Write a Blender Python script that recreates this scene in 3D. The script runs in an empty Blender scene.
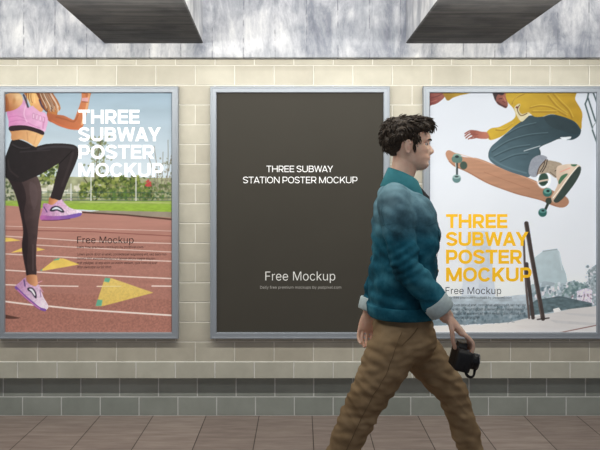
import bpy, bmesh, math, random, json
import numpy as np
from mathutils import Vector, Matrix, noise
PI = math.pi
random.seed(7)
rng = np.random.default_rng(11)
scn = bpy.context.scene
COL = scn.collection

# ---------------------------------------------------------------- camera numbers
F = 700.0            # focal length in photo pixels
HC = 1.43            # camera height
DW = 4.294           # camera distance from the tiled wall plane (y = 0)
HX, HY = 300.0, 186.0

def W(px, py, y=0.0):
    """metric position of a traced point that lies on the plane at depth y"""
    d = DW + y
    return ((px - HX) * d / F, (HY - py) * d / F + HC)

# ---------------------------------------------------------------- helpers
def s2l(c):
    c = np.asarray(c, dtype=float) / 255.0
    return np.where(c <= 0.04045, c / 12.92, ((c + 0.055) / 1.055) ** 2.4)

def rgba(r, g, b):
    v = s2l((r, g, b))
    return (float(v[0]), float(v[1]), float(v[2]), 1.0)

def link(o, parent=None):
    COL.objects.link(o)
    if parent is not None:
        o.parent = parent
    return o

def obj(name, bm, mat, parent=None, smooth=False):
    me = bpy.data.meshes.new(name)
    if isinstance(bm, bpy.types.Mesh):
        me = bm; me.name = name
    else:
        bmesh.ops.recalc_face_normals(bm, faces=bm.faces)
        bm.to_mesh(me); bm.free()
    me.materials.clear()
    me.materials.append(mat)
    if smooth:
        me.polygons.foreach_set('use_smooth', [True] * len(me.polygons))
    return link(bpy.data.objects.new(name, me), parent)

def empty(name, loc=(0, 0, 0)):
    o = bpy.data.objects.new(name, None)
    o.empty_display_size = 0.1
    o.location = loc
    return link(o)

def tag(o, label, cat, group=None):
    o['label'] = label; o['category'] = cat
    if group: o['group'] = group
    return o

def add_box(bm, x0, x1, y0, y1, z0, z1, bev=0.0):
    r = bmesh.ops.create_cube(bm, size=1.0)
    vs = r['verts']
    for v in vs:
        v.co = Vector(((x0 + x1) / 2 + v.co.x * (x1 - x0), (y0 + y1) / 2 + v.co.y * (y1 - y0), (z0 + z1) / 2 + v.co.z * (z1 - z0)))
    if bev:
        es = list({e for v in vs for e in v.link_edges})
        bmesh.ops.bevel(bm, geom=es, offset=bev, segments=2, affect='EDGES', profile=0.6)
    return vs

def catmull(P, n, closed=False):
    P = [np.array(p, float) for p in P]
    out = []
    N = len(P)
    rngi = range(N) if closed else range(N - 1)
    for i in rngi:
        if closed:
            a, b, c, d = P[i - 1], P[i], P[(i + 1) % N], P[(i + 2) % N]
        else:
            a, b, c, d = P[max(i - 1, 0)], P[i], P[i + 1], P[min(i + 2, N - 1)]
        for k in range(n):
            t = k / n
            out.append(0.5 * ((2 * b) + (-a + c) * t + (2 * a - 5 * b + 4 * c - d) * t * t + (-a + 3 * b - 3 * c + d) * t ** 3))
    if not closed:
        out.append(P[-1])
    return out

def loft(bm, rings, cap=True, closed=True):
    rows = [[bm.verts.new(Vector([float(q) for q in p])) for p in r] for r in rings]
    n = len(rows[0])
    for a, b in zip(rows[:-1], rows[1:]):
        for i in range(n if closed else n - 1):
            j = (i + 1) % n
            bm.faces.new((a[i], a[j], b[j], b[i]))
    if cap and closed:
        bm.faces.new(rows[0][::-1]); bm.faces.new(rows[-1])
    return rows

def limb(bm, pts, rad, n=16, sub=4, ref=(0, 1, 0), cap=True, round_end=(True, True)):
    """tapered tube along pts; rad = list of r or (r_side, r_other) measured along ref and across it"""
    rad = [(r, r) if not isinstance(r, (tuple, list)) else r for r in rad]
    full = [tuple(p) + tuple(r) for p, r in zip(pts, rad)]
    path = catmull(full, sub) if len(full) > 2 else [np.array(full[0], float) * (1 - k / sub) + np.array(full[1], float) * (k / sub) for k in range(sub + 1)]
    C = [Vector(p[:3]) for p in path]; R = [(p[3], p[4]) for p in path]
    def tang(i):
        a = C[max(i - 1, 0)]; b = C[min(i + 1, len(C) - 1)]
        return (b - a).normalized()
    rings = []
    refv = Vector(ref)
    def ring(c, t, ru, rv):
        u = refv - t * refv.dot(t)
        u.normalize(); v = t.cross(u)
        return [c + u * (ru * math.cos(2 * PI * k / n)) + v * (rv * math.sin(2 * PI * k / n)) for k in range(n)]
    if round_end[0]:
        t = tang(0); rm = min(R[0])
        for a in (80, 55, 28):
            a = math.radians(a)
            rings.append(ring(C[0] - t * (rm * math.sin(a)), t, R[0][0] * math.cos(a), R[0][1] * math.cos(a)))
    for i in range(len(C)):
        rings.append(ring(C[i], tang(i), *R[i]))
    if round_end[1]:
        t = tang(len(C) - 1); rm = min(R[-1])
        for a in (28, 55, 80):
            a = math.radians(a)
            rings.append(ring(C[-1] + t * (rm * math.sin(a)), t, R[-1][0] * math.cos(a), R[-1][1] * math.cos(a)))
    loft(bm, rings, cap=cap)

def ellipsoid(bm, c, r, rot=None, seg=20):
    m = Matrix.Translation(Vector(c))
    if rot is not None: m = m @ rot
    m = m @ Matrix.Diagonal((r[0], r[1], r[2], 1))
    bmesh.ops.create_uvsphere(bm, u_segments=seg, v_segments=seg // 2 + 2, radius=1.0, matrix=m)

def fuse(bm, voxel, smooth=4, fac=0.5):
    """one continuous skin from overlapping closed shapes"""
    bmesh.ops.recalc_face_normals(bm, faces=bm.faces)
    me = bpy.data.meshes.new('tmp'); bm.to_mesh(me); bm.free()
    o = bpy.data.objects.new('tmp', me); COL.objects.link(o)
    m = o.modifiers.new('r', 'REMESH'); m.mode = 'VOXEL'; m.voxel_size = voxel; m.use_smooth_shade = True
    if smooth:
        s = o.modifiers.new('s', 'SMOOTH'); s.iterations = smooth; s.factor = fac
    dg = bpy.context.evaluated_depsgraph_get()
    me2 = bpy.data.meshes.new_from_object(o.evaluated_get(dg))
    bpy.data.objects.remove(o); bpy.data.meshes.remove(me)
    return me2

def displace(me, fn):
    n = len(me.vertices)
    for v, nn in zip(me.vertices, [vn.vector.copy() for vn in me.vertex_normals]):
        v.co = v.co + nn * fn(v.co)
    me.update()

# ---------------------------------------------------------------- materials
def mat(name):
    m = bpy.data.materials.new(name); m.use_nodes = True
    nt = m.node_tree
    return m, nt, nt.nodes['Principled BSDF']

def nd(nt, typ, **kw):
    n = nt.nodes.new(typ)
    for k, v in kw.items():
        if k.startswith('i_'):
            n.inputs[k[2:].replace('_', ' ')].default_value = v
        else:
            setattr(n, k, v)
    return n

def ramp(nt, stops):
    r = nt.nodes.new('ShaderNodeValToRGB')
    e = r.color_ramp.elements
    e[0].position, e[0].color = stops[0]
    e[1].position, e[1].color = stops[-1]
    for p, c in stops[1:-1]:
        q = e.new(p); q.color = c
    return r

def simple(name, c, rough=0.5, metal=0.0, vary=0.12, scale=40.0, bump=0.0, spec=0.5, stretch=(1, 1, 1)):
    m, nt, b = mat(name)
    tc = nd(nt, 'ShaderNodeTexCoord'); mp = nd(nt, 'ShaderNodeMapping'); mp.inputs['Scale'].default_value = stretch
    nt.links.new(tc.outputs['Object'], mp.inputs['Vector'])
    nz = nd(nt, 'ShaderNodeTexNoise', i_Scale=scale, i_Detail=4.0)
    nt.links.new(mp.outputs[0], nz.inputs['Vector'])
    lo = tuple(x * (1 - vary) for x in c[:3]) + (1,); hi = tuple(min(1, x * (1 + vary)) for x in c[:3]) + (1,)
    r = ramp(nt, [(0.3, lo), (0.7, hi)])
    nt.links.new(nz.outputs['Fac'], r.inputs['Fac']); nt.links.new(r.outputs['Color'], b.inputs['Base Color'])
    b.inputs['Roughness'].default_value = rough; b.inputs['Metallic'].default_value = metal
    b.inputs['Specular IOR Level'].default_value = spec
    if bump:
        bp = nd(nt, 'ShaderNodeBump', i_Strength=bump, i_Distance=0.002)
        nt.links.new(nz.outputs['Fac'], bp.inputs['Height']); nt.links.new(bp.outputs[0], b.inputs['Normal'])
    return m

def brick_mat(name, ox, oz, offs, c1, c2, mortar, bw=0.2417, rh=0.1211, rough=0.42):
    m, nt, b = mat(name)
    tc = nd(nt, 'ShaderNodeTexCoord'); sp = nd(nt, 'ShaderNodeSeparateXYZ'); cb = nd(nt, 'ShaderNodeCombineXYZ')
    nt.links.new(tc.outputs['Object'], sp.inputs[0])
    ax = nd(nt, 'ShaderNodeMath', operation='ADD'); ax.inputs[1].default_value = -ox + 40 * bw
    az = nd(nt, 'ShaderNodeMath', operation='ADD'); az.inputs[1].default_value = -oz + 40 * rh
    nt.links.new(sp.outputs['X'], ax.inputs[0]); nt.links.new(sp.outputs['Z'], az.inputs[0])
    nt.links.new(ax.outputs[0], cb.inputs['X']); nt.links.new(az.outputs[0], cb.inputs['Y'])
    br = nd(nt, 'ShaderNodeTexBrick', i_Scale=1.0); br.offset = offs; br.offset_frequency = 2
    br.inputs['Brick Width'].default_value = bw; br.inputs['Row Height'].default_value = rh
    br.inputs['Mortar Size'].default_value = 0.0048; br.inputs['Mortar Smooth'].default_value = 0.5; br.inputs['Bias'].default_value = 0.0
    br.inputs['Color1'].default_value = c1; br.inputs['Color2'].default_value = c2; br.inputs['Mortar'].default_value = mortar
    nt.links.new(cb.outputs[0], br.inputs['Vector'])
    nz = nd(nt, 'ShaderNodeTexNoise', i_Scale=7.0, i_Detail=5.0, i_Roughness=0.6)
    nt.links.new(tc.outputs['Object'], nz.inputs['Vector'])
    rp = ramp(nt, [(0.3, (0.84, 0.84, 0.83, 1)), (0.7, (1.0, 1.0, 1.0, 1))])
    nt.links.new(nz.outputs['Fac'], rp.inputs['Fac'])
    mx = nd(nt, 'ShaderNodeMix', data_type='RGBA', blend_type='MULTIPLY'); mx.inputs['Factor'].default_value = 1.0
    nt.links.new(br.outputs['Color'], mx.inputs['A']); nt.links.new(rp.outputs['Color'], mx.inputs['B'])
    nt.links.new(mx.outputs['Result'], b.inputs['Base Color'])
    inv = nd(nt, 'ShaderNodeMath', operation='SUBTRACT'); inv.inputs[0].default_value = 1.0
    nt.links.new(br.outputs['Fac'], inv.inputs[1])
    bp = nd(nt, 'ShaderNodeBump', i_Strength=0.8, i_Distance=0.004)
    nt.links.new(inv.outputs[0], bp.inputs['Height']); nt.links.new(bp.outputs[0], b.inputs['Normal'])
    b.inputs['Roughness'].default_value = rough
    b.inputs['Specular IOR Level'].default_value = 0.3
    return m

def concrete_mat(name, dark, mid, light, seam=True, streak=(5, 5, 1.8)):
    m, nt, b = mat(name)
    tc = nd(nt, 'ShaderNodeTexCoord'); mp = nd(nt, 'ShaderNodeMapping'); mp.inputs['Scale'].default_value = streak
    nt.links.new(tc.outputs['Object'], mp.inputs['Vector'])
    n1 = nd(nt, 'ShaderNodeTexNoise', i_Scale=1.6, i_Detail=9.0, i_Roughness=0.72, i_Distortion=0.4)
    nt.links.new(mp.outputs[0], n1.inputs['Vector'])
    r1 = ramp(nt, [(0.38, dark), (0.50, mid), (0.62, light)])
    nt.links.new(n1.outputs['Fac'], r1.inputs['Fac'])
    n2 = nd(nt, 'ShaderNodeTexNoise', i_Scale=3.2, i_Detail=6.0, i_Roughness=0.6)
    nt.links.new(tc.outputs['Object'], n2.inputs['Vector'])
    r2 = ramp(nt, [(0.40, (0.62, 0.64, 0.68, 1)), (0.58, (1, 1, 1, 1))])
    nt.links.new(n2.outputs['Fac'], r2.inputs['Fac'])
    mx = nd(nt, 'ShaderNodeMix', data_type='RGBA', blend_type='MULTIPLY'); mx.inputs['Factor'].default_value = 1.0
    nt.links.new(r1.outputs['Color'], mx.inputs['A']); nt.links.new(r2.outputs['Color'], mx.inputs['B'])
    last = mx.outputs['Result']
    hgt = n1.outputs['Fac']
    if seam:
        sp = nd(nt, 'ShaderNodeSeparateXYZ'); nt.links.new(tc.outputs['Object'], sp.inputs[0])
        wob = nd(nt, 'ShaderNodeMath', operation='MULTIPLY_ADD'); wob.inputs[1].default_value = 0.012
        nt.links.new(n2.outputs['Fac'], wob.inputs[0]); nt.links.new(sp.outputs['X'], wob.inputs[2])
        sh = nd(nt, 'ShaderNodeMath', operation='ADD'); sh.inputs[1].default_value = 0.151 + 19.0 - 0.006
        nt.links.new(wob.outputs[0], sh.inputs[0])
        pp = nd(nt, 'ShaderNodeMath', operation='PINGPONG'); pp.inputs[1].default_value = 0.095
        nt.links.new(sh.outputs[0], pp.inputs[0])
        lt = nd(nt, 'ShaderNodeMapRange'); lt.inputs['From Min'].default_value = 0.0; lt.inputs['From Max'].default_value = 0.006
        lt.inputs['To Min'].default_value = 1.0; lt.inputs['To Max'].default_value = 0.0
        nt.links.new(pp.outputs[0], lt.inputs['Value'])
        n3 = nd(nt, 'ShaderNodeTexNoise', i_Scale=22.0, i_Detail=3.0)
        nt.links.new(tc.outputs['Object'], n3.inputs['Vector'])
        g = ramp(nt, [(0.42, (0, 0, 0, 1)), (0.6, (1, 1, 1, 1))]); nt.links.new(n3.outputs['Fac'], g.inputs['Fac'])
        ml = nd(nt, 'ShaderNodeMath', operation='MULTIPLY'); nt.links.new(lt.outputs[0], ml.inputs[0]); nt.links.new(g.outputs['Color'], ml.inputs[1])
        mx2 = nd(nt, 'ShaderNodeMix', data_type='RGBA'); mx2.inputs['B'].default_value = rgba(125, 129, 140)
        nt.links.new(ml.outputs[0], mx2.inputs['Factor']); nt.links.new(last, mx2.inputs['A'])
        last = mx2.outputs['Result']
    nt.links.new(last, b.inputs['Base Color'])
    bp = nd(nt, 'ShaderNodeBump', i_Strength=0.25, i_Distance=0.006)
    nt.links.new(hgt, bp.inputs['Height']); nt.links.new(bp.outputs[0], b.inputs['Normal'])
    b.inputs['Roughness'].default_value = 0.85; b.inputs['Specular IOR Level'].default_value = 0.2
    return m
# ---------------------------------------------------------------- printed pictures
class Art:
    SS = 3                                   # samples per stored cell side
    def __init__(s, x0, x1, y0, y1, res=2):
        s.x0, s.y0, s.res = x0, y0, res
        s.w = int(round((x1 - x0) * res)) + 1; s.h = int(round((y1 - y0) * res)) + 1
        s.k = res * s.SS
        s.img = np.zeros((s.h * s.SS, s.w * s.SS, 3))
        s.H, s.Wd = s.img.shape[:2]
        s.X = (np.arange(s.Wd) + 0.5) / s.k + x0 - 0.5 / res
        s.Y = (np.arange(s.H) + 0.5) / s.k + y0 - 0.5 / res
        s.fine = s.field(1.2); s.mid = s.field(5)
    def field(s, size, sy=None, octs=3):
        out = np.zeros((s.H, s.Wd)); amp = 1.0; tot = 0
        sy = sy or size
        for _ in range(octs):
            gx = (s.X - s.x0 + 5) / size; gy = (s.Y - s.y0 + 5) / sy
            g = rng.random((int(gy.max()) + 3, int(gx.max()) + 3))
            ix = gx.astype(int); iy = gy.astype(int); fx = gx - ix; fy = gy - iy
            fx = fx * fx * (3 - 2 * fx); fy = (fy * fy * (3 - 2 * fy))[:, None]
            a = g[iy][:, ix] * (1 - fx) + g[iy][:, ix + 1] * fx
            b = g[iy + 1][:, ix] * (1 - fx) + g[iy + 1][:, ix + 1] * fx
            out += amp * (a * (1 - fy) + b * fy); tot += amp; amp *= 0.5; size /= 2; sy /= 2
        return out / tot * 2 - 1
    def box(s, pts, pad=0):
        xs = [p[0] for p in pts]; ys = [p[1] for p in pts]
        i0 = max(0, int(np.searchsorted(s.X, min(xs) - pad)) - 1); i1 = min(s.Wd, int(np.searchsorted(s.X, max(xs) + pad)) + 1)
        j0 = max(0, int(np.searchsorted(s.Y, min(ys) - pad)) - 1); j1 = min(s.H, int(np.searchsorted(s.Y, max(ys) + pad)) + 1)
        return i0, i1, j0, j1
    def paint(s, bx, mask, col, nz=0.0, nf=None, alpha=1.0):
        i0, i1, j0, j1 = bx
        if i1 <= i0 or j1 <= j0: return
        sub = s.img[j0:j1, i0:i1]
        if isinstance(col, tuple) and len(col) == 4 and isinstance(col[0], (tuple, list)):
            c1, c2, p, q = col
            d = np.array(q, float) - np.array(p, float); L = (d ** 2).sum()
            t = ((s.X[None, i0:i1] - p[0]) * d[0] + (s.Y[j0:j1, None] - p[1]) * d[1]) / L
            t = np.clip(t, 0, 1)[..., None]
            c = np.array(c1) * (1 - t) + np.array(c2) * t
        else:
            c = np.broadcast_to(np.array(col, float), sub.shape)
        if nz:
            f = (nf if nf is not None else s.mid)[j0:j1, i0:i1, None]
            c = c * (1 + nz * f)
        a = (mask * alpha)[..., None]
        sub[:] = sub * (1 - a) + c * a
    def poly(s, pts, col, smooth=True, nz=0.06, nf=None, alpha=1.0, soft=0.0):
        if smooth: pts = [tuple(p) for p in catmull(pts, 6, closed=True)]
        bx = i0, i1, j0, j1 = s.box(pts)
        if i1 <= i0 or j1 <= j0: return
        x = s.X[None, i0:i1]; y = s.Y[j0:j1, None]
        m = np.zeros((j1 - j0, i1 - i0), bool)
        n = len(pts)
        for k in range(n):
            xa, ya = pts[k]; xb, yb = pts[(k + 1) % n]
            if ya == yb: continue
            c = ((ya > y) != (yb > y)) & (x < (xb - xa) * (y - ya) / (yb - ya) + xa)
            m ^= c
        s.paint(bx, m.astype(float), col, nz, nf, alpha)
    def line(s, pts, w, col, alpha=1.0, smooth=False, nz=0.0, soft=0.25):
        if smooth: pts = [tuple(p) for p in catmull(pts, 6)]
        bx = i0, i1, j0, j1 = s.box(pts, w)
        if i1 <= i0 or j1 <= j0: return
        x = s.X[None, i0:i1]; y = s.Y[j0:j1, None]
        D = np.full((j1 - j0, i1 - i0), 1e9)
        for a, b in zip(pts[:-1], pts[1:]):
            dx, dy = b[0] - a[0], b[1] - a[1]; L = dx * dx + dy * dy + 1e-9
            t = np.clip(((x - a[0]) * dx + (y - a[1]) * dy) / L, 0, 1)
            D = np.minimum(D, np.hypot(x - a[0] - t * dx, y - a[1] - t * dy))
        m = np.clip((w / 2 - D) / soft + 0.5, 0, 1)
        s.paint(bx, m, col, nz, None, alpha)
    def ell(s, c, rx, ry, col, rot=0.0, alpha=1.0, soft=0.15, nz=0.0):
        R = max(rx, ry) * 1.3
        bx = i0, i1, j0, j1 = s.box([(c[0] - R, c[1] - R), (c[0] + R, c[1] + R)])
        if i1 <= i0 or j1 <= j0: return
        x = s.X[None, i0:i1] - c[0]; y = s.Y[j0:j1, None] - c[1]
        cr, sr = math.cos(rot), math.sin(rot)
        d = np.hypot((x * cr + y * sr) / rx, (-x * sr + y * cr) / ry)
        s.paint(bx, np.clip((1 - d) / soft, 0, 1), col, nz, None, alpha)
    def dabs(s, x0, x1, y0, y1, n, size, cols, alpha=0.8, dens=None):
        for _ in range(n):
            x = random.uniform(x0, x1); y = random.uniform(y0, y1)
            if dens and random.random() > dens(x, y): continue
            r = random.uniform(*size)
            s.ell((x, y), r, r * random.uniform(0.5, 1.0), random.choice(cols), random.uniform(0, 3), alpha, 0.5)
    def grid(s):
        im = s.img.reshape(s.h, s.SS, s.w, s.SS, 3).mean(axis=(1, 3))
        return np.clip(im, 0, 255)

def paint_runner():
    a = Art(4.0, 171.5, 92.0, 333.0)
    full = [(0, 88), (176, 88), (176, 340), (0, 340)]
    cloud = a.field(40, 12)
    a.poly(full, ((168, 190, 203), (204, 213, 217), (80, 92), (80, 175)), False, 0.045, cloud)
    # far trees, pale buildings
    a.poly([(0, 176), (176, 178), (176, 203), (0, 203)], (150, 152, 118), False, 0.2)
    for _ in range(60):
        x = random.uniform(4, 110); y = random.uniform(180, 196)
        a.poly([(x, y), (x + random.uniform(2, 8), y), (x + 6, y + random.uniform(2, 5)), (x, y + 4)], random.choice([(214, 208, 190), (190, 186, 165), (228, 224, 210), (160, 160, 140)]), False, 0.05, alpha=0.8)
    G = [(98, 116, 50), (128, 138, 66), (66, 80, 38), (158, 162, 92), (90, 102, 50), (48, 60, 32)]
    a.dabs(40, 62, 162, 184, 160, (1, 2.6), G + [(140, 150, 80)], 0.8, lambda x, y: 1 if y > 158 + abs(x - 50) * .6 else 0)
    a.dabs(84, 112, 136, 178, 240, (0.8, 2.4), [(110, 118, 80), (84, 98, 58), (140, 142, 100)], 0.75, lambda x, y: 1 if abs(x - 98 - 3 * math.sin(y / 4)) < 7 else 0.15)
    a.line([(97, 200), (95, 180), (97, 160), (101, 140)], 0.9, (96, 90, 66), smooth=True)
    a.line([(95, 201), (104, 190), (112, 178)], 1.4, (70, 60, 40), smooth=True)
    a.line([(93, 200), (90, 188), (84, 178)], 1.0, (80, 72, 48), smooth=True)
    a.dabs(80, 152, 176, 198, 620, (1.0, 3.2), G, 0.85, lambda x, y: 1 if y > 181 - 7 * math.exp(-((x - 122) / 14) ** 2) - 3 * math.sin(x / 5) else 0.03)
    a.dabs(110, 171, 184, 200, 260, (1.0, 2.6), [(60, 80, 40), (92, 118, 52), (120, 120, 80)], 0.8)
    a.dabs(148, 172, 150, 190, 240, (0.7, 1.8), [(140, 132, 112), (110, 104, 82), (158, 152, 130), (96, 100, 70)], 0.6, lambda x, y: 0.9 if y > 186 - (x - 146) * 1.3 - 8 * math.sin(x * 1.1) else 0.05)
    for x0, y0, x1, y1 in ((158, 190, 154, 146), (160, 192, 163, 152), (166, 192, 168, 140), (156, 188, 149, 158), (162, 190, 171, 158)):
        a.line([(x0, y0), ((x0 + x1) / 2 + 1, (y0 + y1) / 2), (x1, y1)], 0.6, (112, 102, 84), smooth=True, alpha=0.8)
    a.dabs(146, 151, 180, 186, 30, (0.7, 1.4), [(190, 70, 70), (170, 60, 60)], 0.9)
    for y in (192.5, 197.5, 200.5):
        a.line([(40, y - 0.5), (172, y + 0.3)], 0.8, (66, 88, 70), 0.75)
    for x in range(42, 172, 6):
        a.line([(x, 191), (x, 201)], 0.5, (70, 96, 80), 0.7)
    for x, y in ((136, 178), (91, 176), (58, 186), (71, 184)):
        a.line([(x, y), (x, 202)], 1.0, (214, 214, 206))
    a.dabs(4, 15, 176, 200, 90, (0.8, 2.2), [(80, 92, 60), (170, 168, 150), (60, 70, 56)], 0.8)
    # grass
    a.poly([(0, 200.5), (176, 201), (176, 214), (0, 206)], ((142, 158, 86), (140, 168, 62), (80, 200), (80, 206)), False, 0.1, a.field(4, 1.2))
    a.line([(80, 202), (172, 203)], 1.0, (190, 190, 130), 0.6)
    # track
    a.poly([(0, 205), (82, 211), (176, 218), (176, 340), (0, 340)], ((172, 124, 110), (148, 100, 88), (80, 212), (80, 333)), False, 0.05, a.field(30, 3))
    a.poly([(100, 210.5), (176, 212), (176, 218), (84, 212.5)], (146, 134, 116), False)
    a.line([(80, 212.2), (126, 215), (172, 219.4)], 1.5, (78, 54, 46))
    a.poly([(0, 290), (176, 300), (176, 340), (0, 340)], (142, 94, 80), False, 0.2, a.fine, alpha=0.5)
    a.poly([(0, 240), (176, 240), (176, 340), (0, 340)], (152, 106, 92), False, 0.22, a.fine, alpha=0.35)
    a.line([(0, 230), (90, 231.5), (172, 236)], 0.8, (120, 70, 62), 0.8)
    wl = (226, 208, 196)
    for p, w in (([(0, 226), (172, 231)], 0.4), ([(4, 236), (80, 240.8), (172, 243.5)], 0.7), ([(36, 245), (80, 247.5), (172, 252)], 0.7),
                 ([(4, 253.8), (80, 258), (172, 261.3)], 0.9), ([(4, 270), (70, 274), (172, 278.6)], 1.1),
                 ([(4, 284.6), (28, 285.6), (78, 286.3)], 1.1), ([(97, 286.4), (121, 286.2)], 1.0), ([(152, 286), (172, 286.2)], 1.2),
                 ([(4, 301.3), (33, 305), (47, 306), (80, 309.4), (172, 315.4)], 1.6)):
        a.line(p, w, wl, 0.9)
    ye = (216, 184, 92); te = (96, 158, 128)
    a.poly([(40, 271), (56, 258.6), (63, 258.3), (79.5, 264.4), (46, 270.3)], ye, False, 0.07)
    a.poly([(54, 259.5), (60, 257.8), (59, 259.8), (54, 260.6)], te, False); a.poly([(40, 271), (42.5, 268.5), (42.5, 270.6)], te, False)
    a.poly([(11, 252.6), (22, 248), (22, 251.8)], ye, False); a.poly([(37, 247.4), (45, 249.6), (37, 251.2)], ye, False)
    a.poly([(4, 237.6), (11, 238), (21, 240.6), (4, 241.8)], ye, False)
    a.poly([(105, 277.8), (112, 278.4), (153.5, 292.7), (102, 306.3), (95.6, 306)], ((206, 178, 100), (196, 166, 88), (105, 280), (105, 306)), False, 0.07, a.fine)
    a.line([(98, 286.3), (121, 286.2)], 0.9, (222, 204, 160), 0.6)
    a.poly([(105, 277.8), (110.5, 278.3), (109, 282.4), (104, 281.6)], te, False); a.poly([(97.5, 299.5), (102.5, 300), (101.5, 306), (95.6, 306)], te, False)
    a.poly([(4, 314.5), (12, 316), (20, 318), (12, 319), (4, 318)], (84, 56, 48), True)
    # standing leg
    a.poly([(6, 174), (9, 181), (13, 188), (17, 199), (20, 211), (22.6, 222), (23.2, 232), (22, 242), (22, 248), (23.4, 256), (25.4, 266), (27, 276),
            (36, 275), (36, 262), (36.4, 246), (37.4, 236), (38.6, 222), (40.8, 207), (41.6, 192), (39.4, 181), (34, 174), (20, 170)],
           ((52, 40, 40), (84, 68, 66), (18, 200), (40, 196)), True, 0.08)
    a.poly([(10, 180), (20, 180), (26, 196), (24, 215), (28, 236), (27, 262), (28.5, 275), (27, 276), (22, 250), (23, 230), (17, 200)], (36, 28, 30), True, 0.05, alpha=0.75)
    a.poly([(30, 182), (36, 186), (38, 198), (34, 210), (30, 196)], (96, 80, 80), True, alpha=0.4)
    a.line([(33, 245), (33, 270)], 1.6, (88, 72, 70), 0.5)
    # ankle + low shoe
    a.poly([(27.2, 275.5), (36, 275), (37.6, 281), (38, 284), (35, 286.5), (30, 284), (27.5, 281)], ((150, 96, 66), (206, 150, 110), (27, 280), (37, 280)))
    a.poly([(25.4, 277.5), (26.6, 281.5), (31, 285), (35.5, 286.2), (38.8, 284.5), (41.2, 291), (44, 298), (48, 305), (47.4, 309), (43, 310.6), (38, 308.6), (32, 303.5), (24, 296.5), (16, 289), (15.3, 286), (19.5, 282.5)],
           ((172, 128, 160), (214, 196, 204), (20, 286), (44, 302)), True, 0.12, a.fine)
    a.line([(16, 287.5), (24, 295.5), (32, 302.4), (39, 308), (45, 310)], 2.6, (112, 74, 140), smooth=True)
    a.line([(17.5, 290), (30, 301.5), (40, 309)], 0.8, (196, 120, 150), smooth=True)
    a.poly([(27.5, 288), (32, 287.5), (36, 292), (36.6, 298), (34.5, 297.5), (31, 292.5), (27.8, 290.5)], (52, 42, 58))
    a.poly([(29, 289), (32, 289), (34.8, 293), (35, 296), (31.8, 291.8)], (214, 208, 214))
    a.line([(24, 280), (25, 286)], 1.4, (90, 70, 110)); a.line([(39, 286), (43, 292)], 0.7, (206, 150, 180)); a.line([(38, 283), (42, 281)], 0.5, (220, 160, 180))
    a.line([(40, 290), (41, 297)], 0.7, (120, 80, 130))
    # raised leg ankle and shoe
    a.poly([(50, 197), (57.5, 199), (55.6, 205), (49, 205.5), (48.4, 203)], ((160, 100, 66), (216, 156, 112), (49, 200), (57, 202)))
    a.poly([(43, 204), (47, 203.4), (52, 205), (56.5, 202), (61, 199), (64.5, 203), (70, 207.8), (78, 210.2), (82, 211.8), (80, 215.4), (72, 218), (60, 219.4), (48, 220.2), (41.8, 220), (41, 215.5), (42.6, 209)],
           ((178, 124, 162), (232, 216, 222), (44, 210), (80, 212)), True, 0.14, a.fine)
    a.poly([(41, 215.5), (52, 216), (64, 215.6), (76, 213.5), (81.5, 213), (80, 216), (70, 218.6), (56, 219.8), (42, 220.4)], ((168, 96, 150), (110, 84, 160), (42, 217), (80, 215)), True, 0.1)
    a.line([(42, 220.2), (56, 220.2), (70, 218.8)], 0.7, (90, 40, 80), smooth=True)
    a.poly([(49.8, 210.8), (52, 207), (57, 205.8), (62, 208.4), (64.4, 211.8), (62, 212.6), (57, 210.6), (53, 211.6)], (50, 44, 60))
    a.poly([(52, 209.8), (54, 207.8), (57, 207), (60.6, 209), (62.2, 211), (57, 209.2)], (204, 212, 216))
    a.line([(44, 207), (47, 212)], 1.2, (96, 60, 110)); a.line([(62, 201), (70, 198.5), (72, 200)], 0.6, (150, 130, 150), smooth=True); a.line([(59, 203), (66, 207)], 0.7, (212, 150, 190))
    # raised thigh, hips and shin
    a.poly([(12, 140), (10.4, 143), (8.6, 148), (6, 155), (4, 162), (3.6, 171), (5.6, 177), (12, 181), (22, 182), (30, 179), (40, 174.6), (48, 170), (56.5, 164.6), (59, 164),
            (57.4, 171), (55, 180), (52.6, 190), (50.4, 197.4), (55, 199), (60.5, 200), (63.4, 193), (67, 183.5), (71, 174), (74.6, 166), (77.6, 158), (78.8, 152), (77.2, 147), (72, 144.4), (60, 143.4), (46, 144), (35, 146.4), (26, 142), (17, 139)],
           ((30, 26, 28), (46, 38, 38), (10, 150), (70, 190)), True, 0.08)
    a.line([(38, 149), (50, 147), (64, 146.6), (74, 148)], 2.2, (66, 62, 66), 0.6, True)
    a.line([(20, 152), (34, 151), (50, 150)], 1.2, (58, 52, 54), 0.6, True)
    a.line([(73, 153), (69, 166), (62, 186)], 2.4, (60, 50, 50), 0.55, True)
    a.line([(59, 164), (66, 157), (72, 151)], 1.0, (16, 12, 14), 0.7, True)
    a.line([(12, 144), (20, 148), (30, 148)], 1.3, (70, 64, 66), 0.5, True)
    a.line([(8, 160), (10, 170), (18, 177)], 1.6, (56, 46, 46), 0.6, True)
    a.line([(12, 146.5), (20, 149), (30, 148.5), (35, 146.6)], 0.5, (14, 12, 14), 0.9, True)
    # waist
    a.poly([(10.4, 129.5), (25, 129), (34, 131), (43.4, 134), (41, 140), (37.4, 146), (35, 146.8), (29, 142.6), (21, 139.4), (12, 140), (11.2, 134)], ((196, 138, 90), (232, 184, 128), (12, 134), (36, 138)), True, 0.05)
    a.line([(27, 132), (28, 141)], 1.0, (180, 122, 80), 0.5); a.line([(37, 134), (34, 144)], 1.2, (208, 148, 98), 0.5)
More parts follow.
